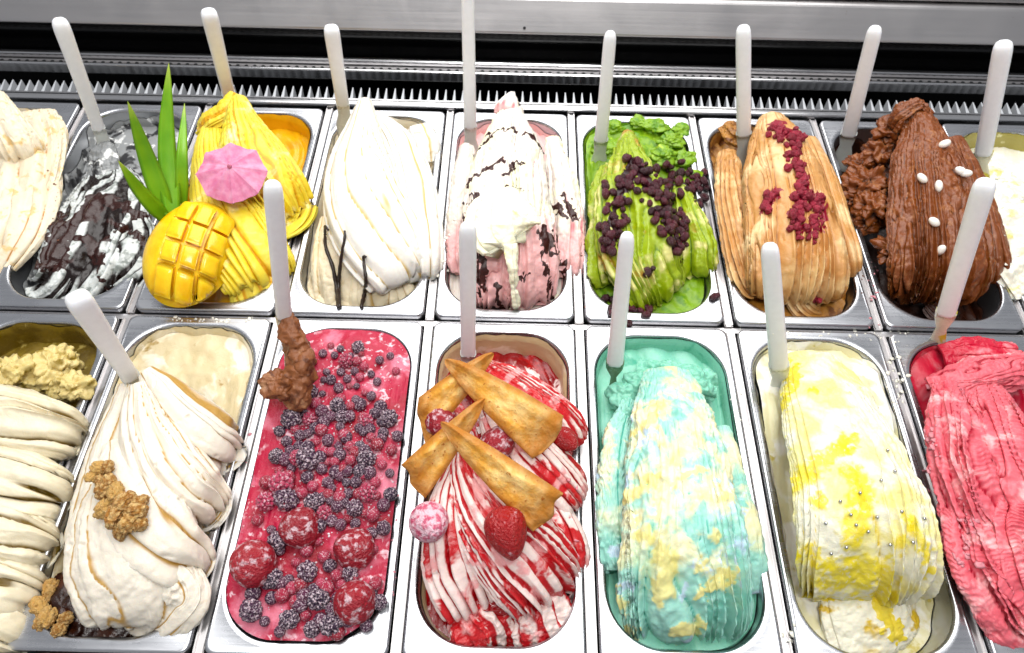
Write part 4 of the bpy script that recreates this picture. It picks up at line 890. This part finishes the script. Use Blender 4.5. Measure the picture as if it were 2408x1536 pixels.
# ---- beans on the pistachio, crumbs on the tan gelato, nuts on the chocolate
M['bean'] = fruit_mat('dark_red_bean', '2e0a12', '551526', .04, 4.8, .22, 'b98a94')
M['crumb'] = fruit_mat('raspberry_crumb', '7a0a22', '9c1834', .12, 5.2, .4, 'd88aa0')
def scatter(lines, n, jit):
    out = []
    segs = []
    for L_, w_ in lines:
        for p, q in zip(L_[:-1], L_[1:]): segs.append((p, q, w_, math.dist(p, q) * w_))
    tot = sum(s_[3] for s_ in segs)
    for p, q, w_, l in segs:
        for _ in range(max(1, round(n * l / tot))):
            t = random.random(); out.append((p[0] + (q[0] - p[0]) * t + random.gauss(0, w_), p[1] + (q[1] - p[1]) * t + random.gauss(0, w_)))
    return out
BN = [rev('red_bean', lambda D, k=k: D * np.array([1, .78, .7]) * (1 + .2 * vnoise(D, 1.7, k)[..., None]), 14, 9) for k in range(3)]
for i, (x, y) in enumerate(scatter([([(1490, 395), (1525, 440), (1570, 480), (1590, 540)], 20), ([(1560, 405), (1630, 430), (1645, 470)], 16), ([(1480, 400), (1470, 450), (1430, 560), (1440, 610)], 13), ([(1550, 490), (1600, 570)], 14), ([(1425, 690), (1455, 730), (1530, 735)], 9), ([(1520, 620), (1540, 645)], 7), ([(1665, 690), (1680, 705)], 6), ([(1420, 430), (1430, 450)], 6), ([(1600, 560), (1615, 600)], 6)], 215, 1)):
    put('red_bean', BN[i % 3], M['bean'], x, y, random.uniform(.34, .74), 'glossy dark red bean in the sauce on the green pistachio gelato', 'bean', 'dark red beans on the pistachio gelato', sink=.42, up=Vector((random.uniform(-1, 1), random.uniform(-1, 1), 0)))
CR = [rev('raspberry_crumb', lambda D, k=k: D * (1 + .42 * vnoise(D, 2.2, k + 4) + .2 * vnoise(D, 4.5, k))[..., None], 16, 11) for k in range(4)]
for i, (x, y) in enumerate(scatter([([(1820, 305), (1850, 330), (1885, 320)], 10), ([(1855, 335), (1865, 385), (1890, 430)], 10), ([(1885, 430), (1880, 480), (1865, 520), (1890, 550), (1925, 560)], 9), ([(1890, 455), (1920, 480), (1928, 540)], 9), ([(1825, 455), (1795, 505)], 6), ([(1925, 700), (1940, 706)], 4)], 170, 1)):
    put('raspberry_crumb', CR[i % 4], M['crumb'], x, y, random.uniform(.22, .5), 'crimson raspberry crumb in the trail along the tan gelato', 'raspberry crumb', 'raspberry crumbs on the tan gelato', sink=.3, up=Vector((random.uniform(-1, 1), random.uniform(-1, 1), 0)))
M['nut'] = simple('white_nut', 'f4efe6', .35, 0, .15, 300, .04, sss=.25)
NU = rev('white_nut', lambda D: D * np.array([.68, 1, .6]) * (1 + .14 * D[..., 1:2] + .05 * vnoise(D, 2, 3)[..., None]), 18, 12)
for (x, y, sp, lab) in ((2223, 347, .1, 'white nut highest on the chocolate mound'), (2252, 408, .8, 'white nut of the touching pair on the chocolate, left one'), (2266, 416, -.3, 'white nut of the touching pair on the chocolate, right one'), (2160, 428, -.5, 'white nut furthest left on the chocolate mound'), (2220, 440, 1.1, 'white nut in the middle of the chocolate, below the pair'), (2190, 527, .7, 'white nut alone below the middle of the chocolate mound'), (2220, 590, .05, 'white nut lowest on the chocolate mound')):
    put('white_nut', NU, M['nut'], x, y, .72, lab, 'nut', 'white nuts on the chocolate gelato', sink=.15, spin=sp)
M['pearl'] = simple('silver_pearl', 'c9c9cc', .2, 1.0)
PE = rev('sugar_pearl', lambda D: D * (1 + .02 * vnoise(D, 2, 1)[..., None]), 14, 9)
for (x, y) in ((2012, 1235), (2040, 1250), (2020, 1160), (1990, 1285), (2060, 1215), (2095, 1280), (1955, 1300), (2120, 1205), (2150, 1275), (1975, 1180), (2070, 1130), (1940, 1230), (2105, 1110), (2085, 1060), (2000, 1210), (2170, 1220)):
    put('sugar_pearl', PE, M['pearl'], x, y, .16, 'tiny silver sugar pearl on the lemon yellow and white gelato', 'pearl', 'silver pearls on the lemon gelato', sink=.1)

# ---- vanilla pods
M['pod'] = simple('vanilla_pod', '2a1a12', .35, 0, .5, 380, .2)
for (pts, lab) in (([(796, 728), (790, 680), (782, 630), (766, 585), (762, 552), (768, 535), (778, 540)], 'hooked black vanilla pod at the left of the white gelato'), ([(800, 725), (800, 670), (804, 610), (810, 565), (813, 545)], 'straight black vanilla pod between the two others'), ([(850, 728), (858, 690), (864, 655), (856, 620), (858, 602), (864, 605)], 'bent black vanilla pod furthest right, beside the ribbed vanilla')):
    P3 = []
    for (x, y) in pts:
        loc, n = on(x, y); P3.append(list(loc + n * .003))
    C4 = catmull(P3, 34); b = MB()
    b.tube([Vector(p) for p in C4], [(.0026 if i > 4 else .0018 + .0002 * i) * (1 - .45 * (i / 33) ** 2) * (1 + .12 * math.sin(i * 1.7)) for i in range(34)], 9)
    c = Vector(C4[0]); b.v = [tuple(Vector(v) - c) for v in b.v]
    tag(b.build('vanilla_pod', M['pod'], None, True, c), lab, 'vanilla pod', 'vanilla pods in the white gelato')

# ---- mango, leaves, paper umbrella
def solve_on_ray(px, py, base, L, hi=True):
    d = ray_of(px, py); o = CAM - base; bb_ = d.dot(o); cc_ = o.dot(o) - L * L; D = bb_ * bb_ - cc_
    t = -bb_ + (-(math.sqrt(D)) if hi else math.sqrt(D)) if D > 0 else -bb_
    return CAM + d * t
NM = NT('mango_flesh'); mn = NM.noise(50, 3)
NM.set(Base_Color=NM.mix(NM.ramp(mn, .3, .7), lin('f0b800'), lin('f7d020')), Roughness=.22, Subsurface_Weight=.35, Subsurface_Radius=(1, .6, .1), Subsurface_Scale=.004); NM.bump(NM.noise(240, 3), .25, .0008)
M['mango'] = NM.m
mc = at(450, 598, 3.2)
mango = thing('cut_mango', 'half mango scored into yellow cubes, standing in front of the mango gelato', 'mango', mc)
zl = (Vector((0, 0, 1)) * .62 + (CAM - mc).normalized() * .62 + Vector((-.12, 0, 0))).normalized()
yl = (Vector((.22, 1, 0)) - zl * zl.dot(Vector((.22, 1, 0)))).normalized(); xl = yl.cross(zl)
mango.rotation_euler = Matrix((xl, yl, zl)).transposed().to_euler()
ma, mb_, mcx = .0500, .0665, .037
def dome(u, v, k):
    rr_ = np.clip(1 - u * u - v * v, 0, 1) ** .5
    return np.stack([ma * u * k, mb_ * v * k, mcx * rr_ * k], -1)
D = sphere_dirs(72, 40)
uu, vv, zz = D[..., 0], D[..., 1], D[..., 2]
kk = 1 - .12 * sstep(-.40, -.34, uu) * sstep(.86, .78, vv) * (zz > 0)
X = D * np.array([ma, mb_, mcx]) * kk[..., None]; X[..., 2] = np.where(zz < 0, X[..., 2] * .45, X[..., 2])
link('flesh', mk_mesh('flesh', X.reshape(-1, 3), grid_quads(40, 72, True)[:, ::-1]), M['mango'], mango)
n = 11
for (u0_, u1_) in ((-.40, -.02), (.07, .41), (.50, .82)):
    for (v0_, v1_) in ((.80, .43), (.37, .04), (-.02, -.36), (-.43, -.90)):
        s = np.linspace(0, 1, n)[:, None]; t = np.linspace(0, 1, n)[None, :]
        u = u0_ + (u1_ - u0_) * s + 0 * t; v = v0_ + (v1_ - v0_) * t + 0 * s
        u = u - .16 * v * 1.0; q = np.sqrt(u * u + v * v); f = np.where(q > .97, .97 / np.maximum(q, 1e-6), 1); u, v = u * f, v * f
        e = np.minimum(np.minimum(s, 1 - s), np.minimum(t, 1 - t))
        k = 1.06 + random.uniform(-.02, .05) - .065 * np.exp(-e / .08) + .05 * max(0, -v0_)
        top = dome(u, v, k)
        # skirt of the cube down into the flesh
        ring_i = [(i, 0) for i in range(n)] + [(n - 1, j) for j in range(1, n)] + [(i, n - 1) for i in range(n - 2, -1, -1)] + [(0, j) for j in range(n - 2, 0, -1)]
        sk = np.array([top[i, j] * .80 for i, j in ring_i]); V = np.concatenate([top.reshape(-1, 3), sk]); Q = list(map(tuple, grid_quads(n, n)))
        L_ = len(ring_i)
        for a in range(L_):
            i, j = ring_i[a]; i2, j2 = ring_i[(a + 1) % L_]
            Q.append((i * n + j, n * n + a, n * n + (a + 1) % L_, i2 * n + j2))
        link('cube', mk_mesh('cube', V, np.array(Q)), M['mango'], mango)
NL = NT('pineapple_leaf'); lw = NL.n('ShaderNodeTexNoise', {'Vector': NL.n('ShaderNodeVectorMath', {0: NL.co(), 1: (500, 500, 14)}, operation='MULTIPLY').outputs[0], 'Scale': 1.0}).outputs['Fac']
lc_ = NL.mix(NL.ramp(NL.noise(22, 2), .3, .7), lin('5f9c10'), lin('7db41c')); lc_ = NL.mix(NL.ramp(NL.attr('along'), .8, 1.0), lc_, lin('a9c24a'))
NL.set(Base_Color=lc_, Roughness=.36, Subsurface_Weight=.12, Subsurface_Scale=.002); NL.bump(NL.noise(120, 2), .15, .0006); M['leaf'] = NL.m
lb = at(398, 505, 4.0)
lv = thing('leaf_tuft', 'tuft of four pointed green pineapple leaves behind the cut mango', 'leaves', lb)
for (base, mid, tip, L_, wd) in (((405, 505), (392, 330), (397, 148), .165, .0115), ((392, 500), (345, 370), (300, 238), .140, .0115), ((385, 510), (330, 450), (278, 378), .095, .0095), ((428, 480), (428, 370), (434, 243), .115, .0075)):
    p0 = at(base[0], base[1], 4.2); p2 = solve_on_ray(tip[0], tip[1], p0, L_); 
    dm = (p0 + p2) / 2; pm = solve_on_ray(mid[0], mid[1], p0, (p0 - p2).length * .5) 
    C = catmull([list(p0), list(pm), list(p2)], 22); rows = []
    for i, p in enumerate(C):
        p = Vector(p); s_ = i / 21.0
        t_ = Vector(C[min(i + 1, 21)] - C[max(i - 1, 0)]).normalized(); bd = t_.cross((CAM - p).normalized()).normalized(); nd = bd.cross(t_)
        wdt = wd * (min(1, .75 + s_ * 1.2)) * (1 - s_ ** 2.2) ** .9 + .0002
        rows.append([p + bd * wdt * q + nd * (.35 * wdt * abs(q) ** 1.3 + o_) for (q, o_) in ((-1, 0), (-.5, .0004), (0, .0006), (.5, .0004), (1, 0), (.5, -.0006), (0, -.001), (-.5, -.0006))])
    V = np.array([[tuple(v) for v in r] for r in rows]).reshape(-1, 3) - np.array(lb)
    link('leaf', mk_mesh('leaf', V, grid_quads(22, 8, True), {'along': np.repeat(np.linspace(0, 1, 22), 8)}), M['leaf'], lv)
NU_ = NT('pink_paper'); un = NU_.noise(90, 4); uv = NU_.n('ShaderNodeObjectInfo').outputs['Random']
uc = NU_.mix(NU_.ramp(un, .3, .7), lin('cc6a90'), lin('e096b2')); uc = NU_.mix(NU_.ramp(NU_.noise(34, 3, (4, 2, 1)), .60, .74), uc, lin('c43a60'))
NU_.set(Base_Color=uc, Roughness=.6, Transmission_Weight=.0, Subsurface_Weight=.25, Subsurface_Scale=.003); NU_.bump(NU_.noise(300, 3), .3, .0006); M['paper'] = NU_.m
M['wood'] = simple('umbrella_stick_wood', 'd9b98a', .6, 0, .2, 300)
uc_ = at(540, 392, 9.5)
um = thing('cocktail_umbrella', 'pink paper cocktail umbrella stuck in the mango gelato', 'umbrella', uc_)
um.rotation_euler = (.30, .10, .2)
for k in range(8):
    a0, a1 = k * math.pi / 4, (k + 1) * math.pi / 4; rows = []
    for i in range(10):
        s_ = i / 9.0
        for j in range(9):
            t_ = j / 8.0; a = a0 + (a1 - a0) * t_; bow = math.sin(math.pi * t_)
            r_ = .0405 * s_ * (1 - .085 * bow * s_); z_ = -.0135 * s_ ** 1.25 - .0030 * bow * s_ + .0010 * math.sin(4 * math.pi * t_) * s_
            rows.append((r_ * math.cos(a), r_ * math.sin(a), z_))
    V = np.array(rows); V2 = V - np.array([0, 0, .0003]); q = grid_quads(10, 9)
    link('panel', mk_mesh('panel', np.concatenate([V, V2]), np.concatenate([q, q[:, ::-1] + 90])), M['paper'], um)
    b = MB(); b.tube([(0, 0, -.0012), (.020 * math.cos(a0), .020 * math.sin(a0), -.0072), (.041 * math.cos(a0), .041 * math.sin(a0), -.0148)], [.0006, .0005, .0004], 6); b.build('rib', M['wood'], um, True)
b = MB(); b.tube([(0, 0, .005), (0, 0, -.02), (0, 0, -.085)], [.001, .001, .0009], 8); b.build('stick', M['wood'], um, True)
b = MB(); b.tube([(0, 0, .0005), (0, 0, .003), (0, 0, .0062)], [.0028, .0022, .0008], 10); b.build('tip', M['paper'], um, True)

# ------------------------------------------------------------------ spatulas
M['blade_clear'] = simple('clear_plastic_blade', 'dfe2dd', .25, 0, .1, 200, .05, sss=.2)
M['blade_yellow'] = gel('yellow_smeared_blade', 'e4e0c8', [('d8c84a', ('noise', 60, .5, .6))], rough=.25)
M['blade_steel'] = steel('spatula_steel', 'c2c4c8', .15, .3)
M['blade_green'] = simple('green_tinted_blade', '7f9a78', .25, 0, .1, 200, .1)
def spatula(label, bot, top, L, w0=.0155, w1=.0195, blade=.075, bmat='blade_clear', bw=.026, hi=True, flat=.8, bdir=None):
    p0 = at(*bot); p1 = solve_on_ray(top[0], top[1], p0, L, hi)
    ax = (p1 - p0); ln = ax.length; ax.normalize()
    e = thing('spatula', label, 'spatula', p0, 'white handled spatulas standing in the gelato')
    side = ax.cross((CAM - p0).normalized()).normalized(); fr_ = side.cross(ax)
    rows = []; n = 20
    prof = [(0, .80), (.008, .94), (.03, 1.0), (.5, None), (.80, None), (.90, None), (.945, .95), (.972, .80), (.990, .52), (1.0, .12)]
    for s_, m_ in prof:
        wd = (w0 + (w1 - w0) * s_) * .5 * (1 if m_ is None else m_)
        for k in range(n):
            a = 2 * math.pi * k / n; ca, sa = math.cos(a), math.sin(a); ex = .62
            x_ = math.copysign(abs(ca) ** ex, ca) * wd; y_ = math.copysign(abs(sa) ** ex, sa) * wd * flat
            rows.append(tuple(ax * (s_ * ln) + side * x_ + fr_ * y_))
    F = grid_quads(len(prof), n, True)
    V = np.array(rows); V = np.vstack([V, V[:n].mean(0), V[-n:].mean(0)])
    caps = [((k + 1) % n, k, n * len(prof), n * len(prof)) for k in range(0)]
    me = bpy.data.meshes.new('handle'); fl = [tuple(int(i) for i in q) for q in F]
    fl += [(len(V) - 2, (k + 1) % n, k) for k in range(n)] + [(len(V) - 1, (len(prof) - 1) * n + k, (len(prof) - 1) * n + (k + 1) % n) for k in range(n)]
    me.from_pydata([tuple(v) for v in V], [], fl); me.polygons.foreach_set('use_smooth', np.ones(len(fl), dtype=bool)); me.update()
    link('handle', me, M['plastic'], e)
    bd = Vector(bdir).normalized() if bdir else ax
    rows = []
    st = [(.004, .55 * w0, .006), (-.006, .5 * w0, .005), (-.25 * blade, .30 * bw, .0024), (-.55 * blade, .5 * bw, .0016), (-.92 * blade, .5 * bw, .0012), (-blade, .40 * bw, .001)]
    for (d_, hw_, th_) in st:
        for (x_, y_) in ((-1, -.5), (-.8, -1), (.8, -1), (1, -.5), (1, .5), (.8, 1), (-.8, 1), (-1, .5)):
            rows.append(tuple(bd * d_ + side * x_ * hw_ + fr_ * y_ * th_))
    V = np.array(rows); q = list(map(tuple, grid_quads(len(st), 8, True).tolist())) + [(0, 1, 2, 3), (0, 3, 4, 7), (4, 5, 6, 7)] + [(40, 47, 44, 43), (40, 43, 42, 41), (44, 47, 46, 45)]
    link('blade', mk_mesh('blade', V, np.array(q)), M[bmat], e)
    return e, p0, p1
info = []
for args in (
    ('white handled spatula leaning left in the grey chocolate gelato', (233, 305, 2.5), (137, 42), .165),
    ('white handled spatula behind the peak of the mango gelato', (538, 222, 5.5), (489, 22), .150, .0165, .0195),
    ('white handled spatula standing at the peak of the white vanilla', (806, 245, 6), (778, 60), .135, .0165, .0185),
    ('long white handled spatula in the pink cream gelato, cut by the top edge', (1106, 300, 3), (1099, -45), .20, .0165, .0155),
    ('white handled spatula standing in the green pistachio gelato', (1413, 332, 2.5), (1436, 72), .160, .0175, .0150),
    ('white handled spatula standing in the tan gelato', (1749, 318, 3.5), (1748, 58), .155, .0185, .0180),
    ('white handled spatula leaning right at the left of the chocolate', (1995, 318, 1.5), (2060, 60), .165, .0195, .0175),
    ('white handled spatula leaning right in the pale yellow gelato, rightmost', (2312, 362, 2.5), (2362, 95), .165, .0205, .0215, .07, 'blade_yellow'),
    ('white handled spatula leaning left in the walnut cream gelato', (308, 888, 4.0), (176, 692), .150, .0165, .0225),
    ('white handled spatula standing over the corner of the red striped pan', (1101, 835, 3.5), (1100, 522), .185, .0155, .0160),
    ('white handled spatula standing in the mint gelato', (1446, 855, 2.0), (1476, 545), .180, .0180, .0140, .085, 'blade_green', .010),
    ('white handled spatula sunk in the lemon gelato, pale against white rims', (1832, 862, 3.0), (1809, 572), .175, .0195, .0165),
    ('white handled spatula leaning right from the strawberry pan over the chocolate', (2224, 738, 4.5), (2320, 420), .185, .0190, .0200, .095, 'blade_yellow', .018)):
    e, p0, p1 = spatula(*args); info.append((args[0][:50], round((p1 - p0).length, 3), round(p0.z, 3), round(p1.z, 3)))
e, p0, p1 = spatula('white handled spatula caked with chocolate at its blade, above the sorbet', (668, 745, 8), (640, 425), .185, .0155, .0165, .13, 'blade_steel', .012, bdir=tuple(Vector(at(668, 745, 8)) - Vector(at(690, 945, 1.5))))
for (b0, b1) in ((p0, p1),): info.append(('choc', round((b1 - b0).length, 3), round(b0.z, 3), round(b1.z, 3)))
mch = gel('caked_chocolate', '8a5636', [('5a2f18', ('noise', 70, .5, .64)), ('b98a66', ('noise', 45, .58, .7))], rough=.4, sss=.1, bump=.7)
fold(e, mch, [(676, 715, 9), (680, 760, 8), (690, 800, 7), (700, 850, 6), (690, 910, 4.6), (685, 950, 3)], [.35, .7, 1.3, 1.7, 1.6, 1.2], [.3, .6, 1.0, 1.4, 1.3, .8], 5, .4, seed=151, rough=.35, name='caked_chocolate', ns=90, nt=60, arc=175)
lump(e, mch, 655, 905, 4.4, 1.5, (1.1, 1, .8), seed=152, rough=.5, scale=110, name='caked_chocolate')
lump(e, mch, 700, 935, 3.0, 1.3, (1, .9, .9), seed=153, rough=.3, scale=80, name='caked_chocolate')
lump(e, mch, 718, 850, 5.6, 1.25, (.8, 1.3, .8), seed=154, rough=.15, scale=60, name='caked_chocolate')
for i_ in info: print(i_)

# ------------------------------------------------------------------ spills on the steel
def spills(name, mat, label, spots, seed):
    rr = random.Random(seed); V = []; F = []; k = 0; D8 = sphere_dirs(8, 5); q8 = grid_quads(5, 8, True)[:, ::-1]
    for (x, y, spread, n_, big) in spots:
        for _ in range(n_):
            loc, nn = on(x + rr.gauss(0, spread[0]), y + rr.gauss(0, spread[1]))
            r_ = big * .01 * rr.uniform(.25, 1) ** 1.6
            V.append((np.array(loc) + D8 * r_ * RNG.uniform(.6, 1.25, (5, 8, 1)) * np.array([rr.uniform(.6, 1.6), rr.uniform(.6, 1.6), .35])).reshape(-1, 3)); F.append(q8 + k); k += 40
    tag(link(name, mk_mesh(name, np.concatenate(V), np.concatenate(F)), mat), label, 'crumbs', kind='stuff')
bpy.context.view_layer.update(); DG = bpy.context.evaluated_depsgraph_get()
spills('cream_spill', simple('dried_cream', 'efeadb', .55, 0, .2, 300, .06, sss=.2), 'dried cream crumbs on the steel rims round the walnut and lemon pans',
       [(470, 752, (60, 3), 40, .22), (2050, 790, (50, 5), 26, .2), (2110, 870, (14, 40), 40, .3), (1880, 785, (40, 5), 24, .2), (1735, 900, (8, 60), 14, .16), (1050, 600, (10, 40), 16, .3), (2400, 560, (20, 60), 20, .25), (1860, 1500, (10, 25), 14, .3)], 3)
spills('pink_spill', simple('dried_strawberry', 'd98a94', .5, 0, .2, 300, .1, sss=.2), 'pink gelato smears on the steel bar left of the strawberry pan',
       [(2190, 1030, (10, 60), 40, .3), (2270, 1260, (14, 60), 40, .35), (2050, 690, (8, 40), 16, .2), (930, 1250, (6, 120), 30, .16), (1345, 1270, (8, 60), 12, .25), (585, 1180, (8, 90), 30, .16)], 4)
spills('brown_spill', simple('dried_chocolate', '7a4a30', .5, 0, .2, 300, .1), 'chocolate specks on the steel near the grey and chocolate pans',
       [(130, 470, (14, 60), 16, .16), (2020, 640, (8, 40), 14, .16), (1370, 640, (6, 50), 10, .14), (1720, 250, (200, 4), 20, .1), (1020, 900, (10, 60), 6, .1), (350, 735, (60, 4), 10, .12)], 5)
